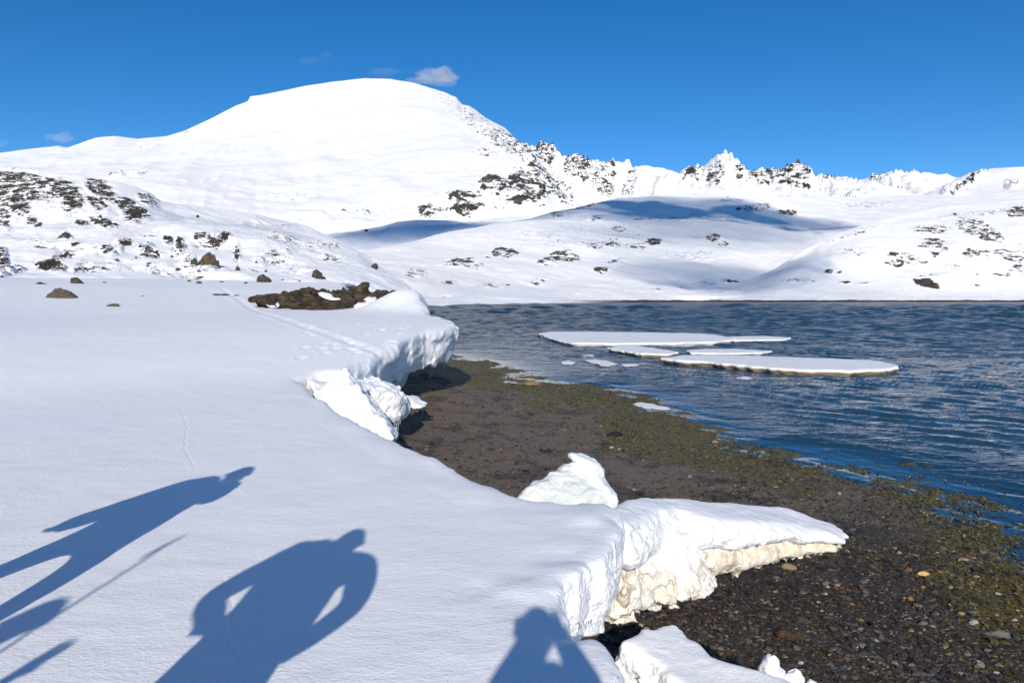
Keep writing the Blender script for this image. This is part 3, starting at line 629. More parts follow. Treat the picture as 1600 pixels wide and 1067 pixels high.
def ledge_piece(outline, zbot, vox, prof, rough, nf, seed, rnd=.03, lumps=0.0, lipn=.03, plane=None, thin=None):
    if plane is None:
        W = np.array([atz(a, b, c) for a, b, c in outline]); A = np.c_[np.ones(len(W)), W[:, :2]]; cf = np.linalg.lstsq(A, W[:, 2], rcond=None)[0]
    else:
        cf = np.array(plane); W = []
        for a, b, c in outline:
            r = rayv(a, b); t = (cf[0]-CZ)/(r[2]-cf[1]*r[0]-cf[2]*r[1]); W.append((r[0]*t, r[1]*t, CZ+r[2]*t))
        W = np.array(W)
    lo = np.array([*(W[:, :2].min(0)-.35), zbot-.12]); hi = np.array([*(W[:, :2].max(0)+.35), W[:, 2].max()+.15])
    gx, gy, gz = [np.arange(lo[i], hi[i], vox, dtype=np.float32) for i in range(3)]
    X2, Y2 = np.meshgrid(gx, gy, indexing='ij'); d2 = poly_sd(X2, Y2, W[:, :2]).astype(np.float32); zt = (cf[0]+cf[1]*X2+cf[2]*Y2).astype(np.float32)+.012*noise(X2*3, Y2*3, seed)
    T = np.maximum(zt-zbot, .08)
    if thin is not None: T = np.minimum(T, np.interp(X2, *thin)).astype(np.float32)
    dz = zt[:, :, None]-gz[None, None]; t = dz/T[:, :, None]
    A_ = -dz; B_ = d2[:, :, None]+lipn*noise(X2*9, Y2*9, seed)[:, :, None]+prof(t).astype(np.float32); k = 1/rnd; mx = np.maximum(A_, B_)
    D = mx+np.log(np.exp((A_-mx)*k)+np.exp((B_-mx)*k))/k; D = np.maximum(D, (zbot-.06)-gz[None, None]); D = (np.maximum(D, (dz-T[:, :, None]*1.04)) if thin is not None else D).astype(np.float32)
    b = np.abs(D) < .2; I, J, K = np.nonzero(b); am = np.clip(dz[b]/.06, .12, 1)
    x_, y_, z_ = gx[I], gy[J], gz[K]
    D[b] += am*(rough*fbm(x_*nf+seed, y_*nf, z_*nf, 4, .55)-lumps*(1-2*np.abs(noise(x_*nf*1.4, y_*nf*1.4, z_*nf*1.4+seed))))
    D[b] += am*.008*noise(x_*34, y_*34, z_*34+seed)
    V, Q = surface_nets(D, (gx[0], gy[0], gz[0]), vox)
    tt = (cf[0]+cf[1]*V[:, 0]+cf[2]*V[:, 1]-V[:, 2])/np.maximum(cf[0]+cf[1]*V[:, 0]+cf[2]*V[:, 1]-zbot, .08)
    return V, Q, tt
prof1 = lambda t: -.10*np.sin(np.clip(t, 0, .42)/.42*math.pi*.75)+.10*sstep(.40, .50, t)-.05*sstep(.5, .75, t)+.14*sstep(.8, 1.1, t)
V, Q, tt = ledge_piece([(950, 800, 1.45), (985, 780, 1.45), (1002, 775, 1.42), (1060, 777, 1.36), (1130, 783, 1.26), (1230, 793, 1.12), (1275, 808, 1.0), (1296, 814, .92), (1306, 824, .92), (1303, 832, .9), (1260, 822, .98), (1200, 818, 1.08), (1140, 814, 1.16), (1090, 806, 1.25), (1060, 796, 1.32), (1020, 800, 1.38), (980, 820, 1.42)],
                       .56, .013, prof1, .034, 6, 3.0, lumps=.022, lipn=.012, rnd=.018, plane=(1.40+.27*1.1-.03*6, -.27, .03), thin=([1.0, 2.0, 2.8, 3.3, 3.8], [.75, .54, .36, .22, .17]))
slab = mesh_obj('snow_slab', V, Q, M_snow_dirty, attrs={'dirt': sstep(.38, .5, tt)*.9})
tag(slab, 'long pointed snow slab with a yellow stained underside lying out over the gravel', 'snow slab')
prof2 = lambda t: -.16*np.sin(np.clip(t, 0, 1)*math.pi*.62)+.22*sstep(.75, 1.1, t)
V, Q, tt = ledge_piece([(940, 815, 1.34), (965, 798, 1.36), (1010, 802, 1.32), (1062, 822, 1.22), (1082, 842, 1.10), (1070, 856, 1.06), (1020, 850, 1.12), (985, 852, 1.16), (950, 858, 1.18)],
                       .60, .012, prof2, .045, 6.5, 8.0, lumps=.045, lipn=.01, rnd=.02)
lump = mesh_obj('snow_block', V, Q, M_snow_dirty, attrs={'dirt': sstep(.05, .3, tt)*.62})
tag(lump, 'lumpy cream coloured melting snow block between the near cornice and the pointed slab', 'snow block')
prof3 = lambda t: .02-.05*np.sin(np.clip(t, 0, 1)*math.pi)+.05*sstep(.3, .5, t)-.06*sstep(.6, .75, t)+.1*sstep(.85, 1.1, t)
V, Q, tt = ledge_piece([(968, 1004, 1.1), (980, 992, 1.1), (993, 984, 1.1), (1000, 975, 1.09), (1014, 975, 1.08), (1024, 970, 1.07), (1050, 967, 1.06), (1062, 972, 1.05), (1078, 987, 1.02), (1118, 1020, .97), (1150, 1032, .95), (1195, 1046, .92), (1240, 1064, .89), (1310, 1110, .86), (1420, 1220, .8), (1180, 1320, .85), (1110, 1130, .95), (1060, 1064, 1.02), (1030, 1040, 1.05), (1000, 1022, 1.08)],
                       .55, .012, prof3, .028, 7, 14.0, lumps=.018, lipn=.02, rnd=.016, plane=(1.10+.06*.7-.05*4.2, -.06, .05))
tag(mesh_obj('snow_slab', V, Q, M_snow_dirty, attrs={'dirt': np.zeros(len(V))}), 'flat broken snow slab lying on gravel at the bottom edge of the picture', 'snow slab')
def snow_blob(name, px_, py_, wpx, hpx, z_, seed, label, group, mat=None):
    w_ = atz(px_, py_, z_); s_ = wpx/F*w_[1]/2; H = hpx/F*w_[1]; r_ = np.random.default_rng(seed); q = r_.normal(size=(22, 3)); q /= np.linalg.norm(q, axis=1)[:, None]; q *= np.array([s_, s_*.8, H*.75])
    V, Q = sdf_union([q/s_], .07, .10, 2.4, .05, seed, .025); o = mesh_obj(name, V*s_, Q, mat or M_snow); o.location = (w_[0], w_[1]+s_*.4, w_[2]+H*.3); return tag(o, label, 'snow lump', group)
LG = 'snow lumps by the bottom slab'
snow_blob('snow_lump', 1218, 1068, 62, 46, .86, 5, 'biggest crumbly white snow lump on the right end of the bottom slab', LG)
snow_blob('snow_lump', 1243, 1074, 34, 26, .80, 6, 'white snow lump right of and below the biggest crumbly one', LG)
snow_blob('snow_lump', 1276, 1075, 26, 14, .74, 7, 'small separate snow lump at the bottom frame edge on gravel', LG)
snow_blob('snow_lump', 1134, 1058, 16, 10, .98, 8, 'tiny snow crumb lying on top of the flat bottom slab', LG)
snow_blob('snow_lump', 1165, 1066, 34, 14, .97, 9, 'low snow crumb on the flat bottom slab at the frame edge', LG)

m, t, p = newmat('old_ice'); n = N(t); P = n.pos()
p.inputs['Roughness'].default_value = .42; p.inputs['Specular IOR Level'].default_value = .4
ic = n.ramp(n.noise(P, 3.5, 5, .6), [(.3, (.55, .63, .63)), (.5, (.67, .715, .705)), (.68, (.78, .79, .76))])
ic = n.mix(n.attr('crust'), ic, (.88, .90, .92)); ic = n.mix(n.smooth(n.noise(P, 26, 3), .69, .75), ic, (.30, .30, .26))
n.l(ic, p.inputs['Base Color']); n.l(n.bump(n.math('ADD', n.math('MULTIPLY', n.noise(P, 14, 5, .65), .03), n.math('MULTIPLY', n.noise(P, 60, 3), .006)), .8, 1.0), p.inputs['Normal'])
M_ice = m
V, Q = sdf_union([P3([(806, 800, 6.95), (975, 800, 6.95), (967, 772, 7.0), (812, 766, 7.05), (850, 744, 7.2), (882, 728, 7.3), (945, 738, 7.3), (925, 715, 7.4),
                      (818, 790, 7.4), (965, 775, 7.45), (850, 744, 7.5), (905, 716, 7.6), (935, 724, 7.6)]),
                  P3([(876, 713, 7.25), (888, 706, 7.3), (902, 703, 7.36), (918, 708, 7.42), (945, 738, 7.3), (968, 770, 7.05), (960, 778, 7.0), (925, 755, 7.05), (893, 730, 7.1), (905, 705, 7.6), (930, 714, 7.6), (950, 740, 7.6), (966, 768, 7.4)])], .012, .03, 5, .03, 6, .004)
c1 = aty(876, 722, 7.3); c2 = aty(966, 790, 7.05); e_ = (c2-c1)[[0, 2]]; cr = sstep(-.03, .05, ((V[:, 2]-c1[2])*e_[0]-(V[:, 0]-c1[0])*e_[1])/np.hypot(*e_))
tag(mesh_obj('ice_chunk', V, Q, M_ice, attrs={'crust': cr}), 'pale green triangular ice chunk with a white crust on the gravel', 'ice chunk')
# toppled blocks under the bank
V, Q = sdf_union([P3([(538, 574, 12.7), (489, 620, 12.2), (617, 684, 10.7), (520, 700, 11.2), (600, 720, 10.8), (556, 588, 13.3), (624, 676, 11.6), (505, 618, 13.0), (600, 700, 11.6)])], .024, .045, 3.4, .02, 2, .016)
tag(mesh_obj('snow_block', V, Q, M_snow), 'steep triangular broken snow block tilted on its edge, its smooth side facing the beach', 'snow block')
V, Q = sdf_union([P3([(545, 600, 13.3), (562, 587, 15.4), (598, 590, 15.4), (635, 612, 14.3), (630, 620, 13.3), (590, 610, 13.0), (637, 645, 14.1), (622, 664, 13.3), (590, 668, 13.1), (560, 650, 13.3), (600, 640, 15)])], .024, .06, 3.0, .04, 9, .018)
tag(mesh_obj('snow_block', V, Q, M_snow), 'rounded broken snow block behind the tilted triangular one, icicles at its foot', 'snow block')
V, Q = sdf_union([P3([(630, 622, 15.6), (646, 617, 16.0), (660, 621, 16.1), (668, 630, 15.7), (664, 637, 15.2), (640, 638, 15.2), (630, 636, 15.4), (650, 625, 16.6)])], .026, .05, 3.2, .04, 19, .01)
tag(mesh_obj('ice_chunk', V, Q, M_snow), 'small rounded white ice lump on the sand beyond the toppled snow blocks', 'ice chunk')
V, Q = sdf_union([P3([(478, 598, 12.9), (500, 587, 14.2), (560, 596, 14.3), (550, 612, 13.2), (510, 618, 12.6), (495, 640, 12.4), (560, 640, 12.9), (520, 600, 14.3)])], .03, .04, 2.5, .03, 29, .01)
tag(mesh_obj('snow_block', V, Q, M_snow), 'flat sunken snow block wedged between the snow field and the far ledge', 'snow block')

# ------------------------------------------------------------------ floating ice
m, t, p = newmat('floe_snow'); n = N(t); P = n.pos(); p.inputs['Roughness'].default_value = .6
dd = n.attr('dirt'); fc = n.mix(n.smooth(n.math('MULTIPLY', dd, n.math('ADD', .5, n.noise(P, 3, 5, .7))), .25, .8), n.mix(n.noise(P, .8, 3), (.84, .85, .87), (.92, .92, .92)), (.34, .27, .19))
n.l(fc, p.inputs['Base Color']); n.l(n.bump(n.math('ADD', n.math('MULTIPLY', n.noise(P, 3, 4), .06), n.math('MULTIPLY', n.noise(P, 18, 4), .015)), .7, 1), p.inputs['Normal']); M_floe = m
def floe(name, pts, h, label, cat='ice floe', group=None, dirt=1.0, seed=0, z0=0.0, under=.1, nb=260):
    W = atz(np.array([q[0] for q in pts], float), np.array([q[1] for q in pts], float), z0+h)[:, :2]
    W2 = np.concatenate([W, W[:1]]); L = np.concatenate([[0], np.cumsum(np.hypot(*np.diff(W2, axis=0).T))]); u = np.linspace(0, L[-1], nb, endpoint=False)
    B = np.stack([np.interp(u, L, W2[:, i]) for i in (0, 1)], 1); c = B.mean(0); sz = min(np.ptp(B[:, 0]), np.ptp(B[:, 1]))
    for _ in range(3): B = (np.roll(B, 1, 0)+2*B+np.roll(B, -1, 0))/4
    nr = np.roll(B, -1, 0)-np.roll(B, 1, 0); nr = np.stack([nr[:, 1], -nr[:, 0]], 1); nr /= np.linalg.norm(nr, axis=1)[:, None]+1e-9
    if ((B-c)*nr).sum() < 0: nr = -nr
    B = B+nr*(.030*sz*fbm(B[:, 0]*1.2/sz*4+seed, B[:, 1]*1.2/sz*4, 0, 4)+.035*fbm(B[:, 0]*2.5, B[:, 1]*2.5, 2, 3)*min(1, sz))[:, None]; rings = []
    for f_ in (0.02, .3, .55, .75, .88, .95, .985): rings.append((c+(B-c)*f_, h+.02*h*0+.25*h*(1-f_**2)*.4, 0, 0))
    rings += [(B, h*.96, 0, 0), (B+nr*h*.10, h*.7, 0, .35), (B+nr*h*.02, h*.42, 1, .8), (B-nr*under*1.2, h*.12, 1, 1), (B-nr*under*1.6, -.12, 0, 1)]
    V = []; dt = []
    for R_, zz, wob, dr in rings:
        zn = zz+.05*h*fbm(R_[:, 0]*2.2+seed, R_[:, 1]*2.2, zz*9, 3)
        R2 = R_+(nr*(.25*h*noise(R_[:, 0]*5/max(h*4, .3), R_[:, 1]*5/max(h*4, .3), zz*20))[:, None] if dr else 0)
        V.append(np.c_[R2, z0+zn]); dt.append(np.full(nb, dr*dirt))
    V = np.concatenate(V); k = len(rings); i = np.arange(k*nb).reshape(k, nb); j = np.roll(i, -1, 1)
    Qf = np.stack([i[:-1], j[:-1], j[1:], i[1:]], -1).reshape(-1, 4)
    o = mesh_obj(name, V, Qf, M_floe, attrs={'dirt': np.concatenate(dt)}); tag(o, label, cat, group); return o
FG = 'ice floes drifting off the beach'
floe('ice_floe', [(844, 520), (858, 518), (930, 518), (1010, 519), (1095, 521), (1128, 524), (1140, 527), (1150, 531), (1120, 534), (1000, 536), (900, 535), (872, 531), (858, 525)], 0.24, 'largest flat white ice floe, farthest left of the drifting group', group=FG, dirt=.35, seed=1)
floe('ice_floe', [(1130, 527), (1160, 525), (1200, 525), (1236, 527), (1232, 530), (1180, 531), (1145, 531)], 0.17, 'thin narrow ice floe touching the right end of the largest floe', group=FG, dirt=.5, seed=2)
floe('ice_floe', [(948, 543), (965, 540), (990, 540), (1018, 543), (1062, 550), (1045, 553), (1000, 552), (968, 547)], 0.22, 'short tapered ice floe with a dirty brown edge below the largest floe', group=FG, dirt=1, seed=3)
floe('ice_floe', [(1070, 547), (1100, 545), (1150, 545), (1208, 548), (1190, 551), (1130, 552), (1080, 551)], 0.14, 'slim ice floe half hidden behind the long nearest floe', group=FG, dirt=.4, seed=4)
floe('ice_floe', [(1033, 559), (1055, 555), (1100, 554), (1180, 556), (1280, 559), (1360, 563), (1411, 571), (1390, 575), (1330, 579), (1255, 577), (1180, 572), (1110, 565), (1060, 563)], 0.25, 'long pointed nearest ice floe with a brown stained front edge', group=FG, dirt=1, seed=5)
SG = 'small ice scraps grounded at the water line'
for i, (q, lb) in enumerate((([(876, 565), (888, 563), (900, 566), (896, 569), (880, 569)], 'tiny ice scrap grounded at the weed edge, leftmost of its row'),
                        ([(913, 563), (930, 561), (948, 564), (962, 567), (945, 570), (925, 567)], 'flat ice scrap in the shallows, second from the left in its row'),
                        ([(936, 567), (955, 566), (965, 569), (950, 572), (938, 571)], 'flat ice scrap in front of the middle of its shallow row'),
                        ([(970, 569), (985, 568), (1000, 569), (995, 572), (975, 572)], 'pale ice scrap at the right end of the shallow row'),
                        ([(986, 631), (1000, 628), (1022, 631), (1050, 638), (1040, 640), (1008, 637)], 'thin leaf shaped ice sheet lying on green seaweed'),
                        ([(1150, 590), (1166, 588), (1176, 591), (1160, 593)], 'tiny melting ice scrap floating below the nearest floe'),
                        ([(905, 555), (925, 554), (930, 556), (912, 557)], 'sliver of thin ice floating left of the tapered floe'))):
    ws = atz(np.mean([a_[0] for a_ in q]), np.mean([a_[1] for a_ in q]), 0.0); zb = max(0, float(z_beach(np.array([ws[0]]), np.array([ws[1]]))[0][0]))
    floe('ice_scrap', q, .022, lb, 'ice scrap', SG, .9, 10+i, z0=zb, under=.02, nb=90)

# ------------------------------------------------------------------ gravel, stones, seaweed
def pebble_mesh(C_, size, flat, colr, seed, mat, name, kind=None, label=None, sink=.25):
    r_ = np.random.default_rng(seed); ph = (1+5**.5)/2
    iv = np.array([(-1, ph, 0), (1, ph, 0), (-1, -ph, 0), (1, -ph, 0), (0, -1, ph), (0, 1, ph), (0, -1, -ph), (0, 1, -ph), (ph, 0, -1), (ph, 0, 1), (-ph, 0, -1), (-ph, 0, 1)])/1.902
    fi = np.array([(0, 11, 5), (0, 5, 1), (0, 1, 7), (0, 7, 10), (0, 10, 11), (1, 5, 9), (5, 11, 4), (11, 10, 2), (10, 7, 6), (7, 1, 8), (3, 9, 4), (3, 4, 2), (3, 2, 6), (3, 6, 8), (3, 8, 9), (4, 9, 5), (2, 4, 11), (6, 2, 10), (8, 6, 7), (9, 8, 1)])
    n_ = len(C_); V = iv[None]*(1+.22*r_.normal(size=(n_, 12, 1)).clip(-1.5, 1.5)); 
    V = V*np.stack([size*r_.uniform(.75, 1.5, n_), size*r_.uniform(.55, 1.0, n_), size*flat], 1)[:, None, :]
    tx = r_.normal(0, .22, n_); V[:, :, 2] += V[:, :, 0]*tx[:, None]
    a_ = r_.uniform(0, 6.28, n_); ca, sa = np.cos(a_)[:, None], np.sin(a_)[:, None]
    V = np.stack([V[:, :, 0]*ca-V[:, :, 1]*sa, V[:, :, 0]*sa+V[:, :, 1]*ca, V[:, :, 2]+(size*flat*(.5-sink))[:, None]], -1)+C_[:, None, :]
    Fq = (fi[None]+np.arange(n_)[:, None, None]*12).reshape(-1, 3)
    o = mesh_obj(name, V.reshape(-1, 3), Fq, mat, smooth=False, attrs={'Col': np.repeat(colr, 12, 0)}); return tag(o, label, kind=kind)
m, t, p = newmat('pebble_stone'); n = N(t); n.l(n.attr('Col', 'Color'), p.inputs['Base Color']); p.inputs['Roughness'].default_value = .5; p.inputs['Specular IOR Level'].default_value = .4; M_peb = m
SNOWPOLY = CLOSED
def screen_scatter(nn, seed, px0, px1, py0, py1):
    r_ = np.random.default_rng(seed); px = r_.uniform(px0, px1, nn); py = r_.uniform(py0, py1, nn)
    W = atz(px, py, .3); x, y = W[:, 0], W[:, 1]
    for _ in range(6):
        z, d = z_beach(x, y, False); W = atz(px, py, z); x, y = W[:, 0], W[:, 1]
    z, d = z_beach(x, y); return px, py, x, y, z, d, r_
px, py, x, y, z, d, r_ = screen_scatter(150000, 61, 560, 1680, 590, 1110)
clump = fbm(x*.9, y*.9, 11, 4); rr = np.hypot(x, y)
dens = np.where(y > 11.5, .55, 1)*np.clip(.62+.5*clump, .12, 1)
k = (d > .2) & (edge_sd(x, y) > -.9) & (r_.random(len(x)) < dens); x, y, z, d, rr = x[k], y[k], z[k], d[k], rr[k]
size = np.exp(r_.normal(math.log(.0072), .60, len(x))).clip(.003, .038)*np.interp(rr, [3, 7, 14, 30], [.9, 1.25, 1.7, 2.2])
pal = np.array([(.017, .012, .009), (.030, .020, .014), (.050, .034, .023), (.050, .045, .042), (.085, .062, .042), (.075, .076, .078), (.14, .11, .078), (.22, .185, .14), (.15, .070, .032), (.30, .27, .22)])
pw = np.array([.20, .23, .20, .11, .12, .06, .04, .012, .018, .007]); pw /= pw.sum()
colr = pal[r_.choice(10, len(x), p=pw)]*r_.uniform(.7, 1.3, (len(x), 1))
ky = (sstep(3.0, 1.3, d*np.interp(y, [8, 26], [1, .42])+.8*noise(x, y, 3)) > r_.random(len(x))*1.2)[:, None]; colr = np.where(ky, colr*np.array([1.2, 1.15, .5])+np.array([.012, .012, 0]), colr)
pebble_mesh(np.c_[x, y, z], size, r_.uniform(.22, .6, len(x)), colr, 5, M_peb, 'gravel', 'stuff', 'loose dark gravel and flat pebbles covering the beach')
# seaweed: many small limp blades lying in tufts
px, py, x, y, z, d, r_ = screen_scatter(120000, 77, 640, 1700, 553, 900)
f = fbm(x*.55, y*.4, 6, 4); g_ = sstep(3.8, 1.5, d*np.interp(y, [8, 14, 26], [1.05, .72, .5])+1.0*f)*sstep(-1.1, -.1, d+.6*f)*np.clip(.55+.8*fbm(x*1.6, y*1.3, 21, 3), .03, 1)
k = (r_.random(len(x)) < g_) & ((z > -.012) | (r_.random(len(x)) < .06)); x, y, z, d = x[k], y[k], z[k], d[k]; rr = np.hypot(x, y); n_ = len(x)
L = r_.uniform(.012, .04, n_)*np.interp(rr, [8, 16, 38], [1, 1.5, 2.6]); W_ = L*r_.uniform(.2, .5, n_); a_ = r_.uniform(0, 6.28, n_); dx, dy = np.cos(a_), np.sin(a_); h_ = L*r_.uniform(.05, .5, n_)
zz = np.maximum(z, .004)
V = np.stack([np.c_[x-dx*L-dy*W_*.4, y-dy*L+dx*W_*.4, zz], np.c_[x-dx*L+dy*W_*.4, y-dy*L-dx*W_*.4, zz+.001], np.c_[x+dy*W_, y-dx*W_, zz+h_], np.c_[x-dy*W_, y+dx*W_, zz+h_*.8],
              np.c_[x+dx*L, y+dy*L, zz+h_*r_.uniform(-.1, 1, n_)]], 1)
b5 = np.arange(n_)[:, None]*5; T1 = np.concatenate([b5+np.array([[0, 1, 2]]), b5+np.array([[0, 2, 3]]), b5+np.array([[3, 2, 4]])])
wp = np.array([(.020, .018, .006), (.060, .050, .010), (.12, .10, .020), (.20, .17, .035), (.30, .25, .07), (.06, .034, .014)]); colr = wp[r_.choice(6, n_, p=[.24, .28, .22, .13, .05, .08])]*r_.uniform(.7, 1.3, (n_, 1))
m, t, p = newmat('wet_seaweed'); n = N(t); n.l(n.attr('Col', 'Color'), p.inputs['Base Color']); p.inputs['Roughness'].default_value = .42
tag(mesh_obj('seaweed', V.reshape(-1, 3), T1, m, smooth=False, attrs={'Col': np.repeat(colr, 5, 0)}), 'olive green seaweed tangled along the water line', kind='stuff')

def rock(name, C_, sx_, sy_, sz_, mat, seed, label=None, cat='boulder', group=None, res=22, rough=.07, rot=0, npt=16, sink=.25, parent=None):
    r_ = np.random.default_rng(seed); q = r_.normal(size=(npt, 3)); q /= np.linalg.norm(q, axis=1)[:, None]
    q = np.concatenate([q, [(0, 0, .9), (-.9, 0, -.3), (.9, 0, -.3), (0, .9, -.3), (0, -.9, -.3)]])*np.array([sx_, sy_, sz_*(1+sink)])
    S_ = max(sx_, sy_, sz_); V, Q = sdf_union([q/S_], 2.0/res, rough, 2.2, .03, seed % 50, .012)
    ca, sa = math.cos(rot), math.sin(rot); V = V*S_; V = np.c_[V[:, 0]*ca-V[:, 1]*sa, V[:, 0]*sa+V[:, 1]*ca, V[:, 2]]
    o = mesh_obj(name, V, Q, mat, parent); o.location = C_; return tag(o, label, cat, group)
# stones one can pick out on the gravel
SGp = 'larger stones lying among the beach gravel'
def flatmat(nm, c, r0=.55):
    return rock_material(nm, [tuple(v*.6 for v in c), c, tuple(min(1, v*1.3) for v in c), tuple(v*.5 for v in c)], 14, .5, .004)
M_yel = flatmat('yellow_stone', (.62, .42, .14)); M_tan = flatmat('tan_stone', (.26, .19, .12)); M_gry = flatmat('grey_stone', (.13, .125, .12)); M_och = flatmat('ochre_stone', (.24, .15, .06)); M_red = flatmat('rusty_stone', (.14, .055, .025)); M_pal = flatmat('pale_stone', (.34, .31, .26)); M_blk = flatmat('black_stone', (.022, .02, .02))
def on_beach(px_, py_):
    z_ = .4
    for _ in range(8):
        w_ = atz(px_, py_, z_); z_ = float(z_beach(np.array([w_[0]]), np.array([w_[1]]), True)[0][0])
    return atz(px_, py_, z_)
def stone(px_, py_, wpx, hpx, mat, seed, label, rot=0, group=None, depth=.6, cat='stone'):
    w_ = on_beach(px_, py_+hpx*.2); D = w_[1]; s_ = wpx/F*D/2
    return rock('stone', (w_[0], w_[1], w_[2]+s_*.12), s_, s_*depth, max(hpx/F*D*.42, s_*.18), mat, seed, label, cat, group, 20, .05, rot, 14)
stone(1443, 896, 22, 8, M_yel, 3, 'bright yellow elongated stone on the dark gravel', -.15)
stone(1232, 885, 30, 11, M_tan, 4, 'flat tan stone just beyond the tip of the pointed snow slab', -.3)
stone(833, 599, 34, 12, M_och, 5, 'orange brown flat boulder at the seaweed edge near the far ledge', -.1)
stone(1290, 911, 14, 9, M_gry, 6, 'grey angular stone touching a smaller pale one on the gravel', .2)
stone(1294, 916, 9, 6, M_pal, 7, 'small pale stone touching the grey angular one', .2)
stone(1310, 859, 6, 5, M_och, 8, 'tiny orange stone above the pair of touching stones')
stone(1214, 906, 6, 5, M_och, 9, 'tiny orange stone below the flat tan one')
stone(1418, 888, 10, 7, M_red, 10, 'small reddish stone left of the bright yellow one')
stone(1522, 972, 18, 11, M_pal, 11, 'pale yellowish block of stone near the right edge')
stone(1442, 973, 18, 9, M_gry, 12, 'light grey flat stone left of the pale yellowish block')
stone(1342, 1012, 13, 8, M_pal, 13, 'pale rounded pebble below the light grey flat stone')
stone(1345, 982, 12, 9, M_gry, 14, 'grey pebble between the rusty slab and the light grey flat stone')
stone(1502, 958, 14, 7, M_tan, 15, 'tan pebble above the pale yellowish block')
stone(1544, 1017, 18, 10, M_gry, 16, 'broad grey stone in the bottom right corner area')
stone(1252, 1035, 13, 8, M_pal, 17, 'pale pebble beside the crumbly snow lump')
stone(1505, 874, 20, 8, M_tan, 18, 'tan flat stone near the right edge by the seaweed', depth=.5)
stone(1520, 872, 14, 8, M_och, 19, 'ochre stone touching the tan flat stone by the seaweed')
stone(1118, 690, 12, 8, M_och, 20, 'mustard coloured stone at the left end of the small puddle')
stone(956, 699, 9, 6, M_pal, 21, 'pale yellow pebble alone on brown sand behind the ice chunk')
stone(968, 701, 8, 6, M_och, 22, 'small ochre pebble right of the pale yellow one on brown sand')
stone(852, 705, 26, 6, M_blk, 23, 'flat black stone on the sand left of the ice chunk tip', .1)
stone(960, 678, 34, 8, M_blk, 24, 'dark weed covered stone on the sand right of centre', .1)
M_rdk = rock_material('dark_rusty_rock', [(.015, .013, .012), (.04, .03, .025), (.16, .06, .025), (.02, .018, .016)], 9, 2, .01)
stone(1236, 992, 62, 26, M_rdk, 25, 'dark slab of rock with rusty lower edge on the near gravel', -.45, depth=.35)
stone(1560, 990, 46, 18, M_gry, 26, 'dark grey streaked stone by the right edge of the picture', -.4, depth=.35)
stone(664, 585, 16, 12, M_tan, 27, 'brown rounded rock in the shadow under the far snow ledge')
stone(684, 590, 26, 10, M_tan, 28, 'low brown rock under the icicles of the far snow ledge')
stone(700, 594, 16, 7, M_tan, 29, 'small tan stone at the lit edge of the ledge shadow')
M_weed = rock_material('weedy_rock', [(.012, .010, .005), (.05, .045, .012), (.13, .115, .03), (.02, .018, .008)], 5, .5, .02)
stone(1415, 727, 44, 10, M_weed, 30, 'dark weed covered rock standing in the shallows', -.15)
stone(1450, 731, 28, 10, M_weed, 31, 'mossy green rock right of the dark one in the shallows', 0)
stone(1474, 732, 16, 6, M_weed, 32, 'smallest mossy rock at the right end of the shallow row')
stone(1370, 726, 22, 4, M_weed, 33, 'low weedy rock left of the dark one in the shallows')
r_ = np.random.default_rng(99); cnt = 0
while cnt < 110:
    a_, b_ = r_.uniform(1000, 1590), r_.uniform(830, 1060)
    w_ = on_beach(a_, b_)
    if edge_sd(w_[:1], w_[1:2])[0] < .15 or (a_ < 1310 and b_ < 900) or (b_ > 960 and a_ < 1290): continue
    stone(a_, b_, r_.uniform(5, 13), r_.uniform(3, 7), [M_gry, M_gry, M_tan, M_pal, M_blk, M_blk, M_red, M_och][r_.integers(8)], 200+cnt, 'small flat pebble lying loose on the dark near gravel', r_.uniform(-1, 1), 'small pebbles scattered on the near gravel', cat='pebble').name = 'pebble' if cnt == 0 else 'pebble.%03d' % cnt
    cnt += 1

# ------------------------------------------------------------------ rocks in the snow
bpy.context.view_layer.update(); DG = bpy.context.evaluated_depsgraph_get()
def hit(px_, py_):
    r = Vector(rayv(px_, py_)); r.normalize(); ok, loc, nrm, i, o, mt_ = S.ray_cast(DG, Vector((0, 0, CZ)), r)
    return np.array(loc) if ok else None
def boulder(px_, py_, wpx, hpx, mat, seed, label, group=None, rot=0, res=24, npt=6, rough=.09, depth=.8):
    """px,py = middle of the foot"""
    w_ = hit(px_, py_)
    if w_ is None: return
    D = w_[1]; s_ = wpx/F*D/2; H = hpx/F*D
    return rock('boulder', (w_[0], w_[1]+s_*depth*.5, w_[2]+H*.30), s_, s_*depth, H*.72, mat, seed, label, 'boulder', group, res, rough, rot, npt)
# pale pyramid boulder, hand shaped
def hull_rock(pts, vox, rough, nf, rnd, seed, mat, label, cat='boulder', name='boulder'):
    V, Q = sdf_union([P3(h_) for h_ in pts], vox, rough, nf, rnd, seed, rough*.2); c = V.mean(0); o = mesh_obj(name, V-c, Q, mat); o.location = c; return tag(o, label, cat)
yb = hit(95, 466)[1]
hull_rock([[(70, 466, yb), (120, 466, yb), (88, 447, yb+1.0), (94, 446, yb+1.2), (104, 451, yb+1.0), (80, 455, yb+.4), (112, 455, yb+.8), (75, 462, yb+1.6), (117, 462, yb+1.8), (95, 468, yb-.2), (90, 475, yb+.5)]], .045, .10, 1.6, .02, 3, M_rock_tan, 'pale brown pyramid shaped boulder alone on the snow plain at left')
yb = hit(174, 479)[1]
hull_rock([[(161, 479, yb), (187, 480, yb), (170, 473, yb+.3), (184, 474, yb+.4), (164, 476, yb+.2), (188, 477, yb+.5), (175, 484, yb+.2)]], .03, .05, 2, .03, 5, M_rock_tan, 'small half buried tan rock right of the pyramid boulder')
boulder(118, 443, 22, 9, M_rock_dark, 41, 'dark rounded rock breaking the horizon of the snow plain at left')
boulder(60, 444, 20, 3, M_rock_dark, 42, 'flat dark rock sliver on the plain horizon left of the dark rounded rock')
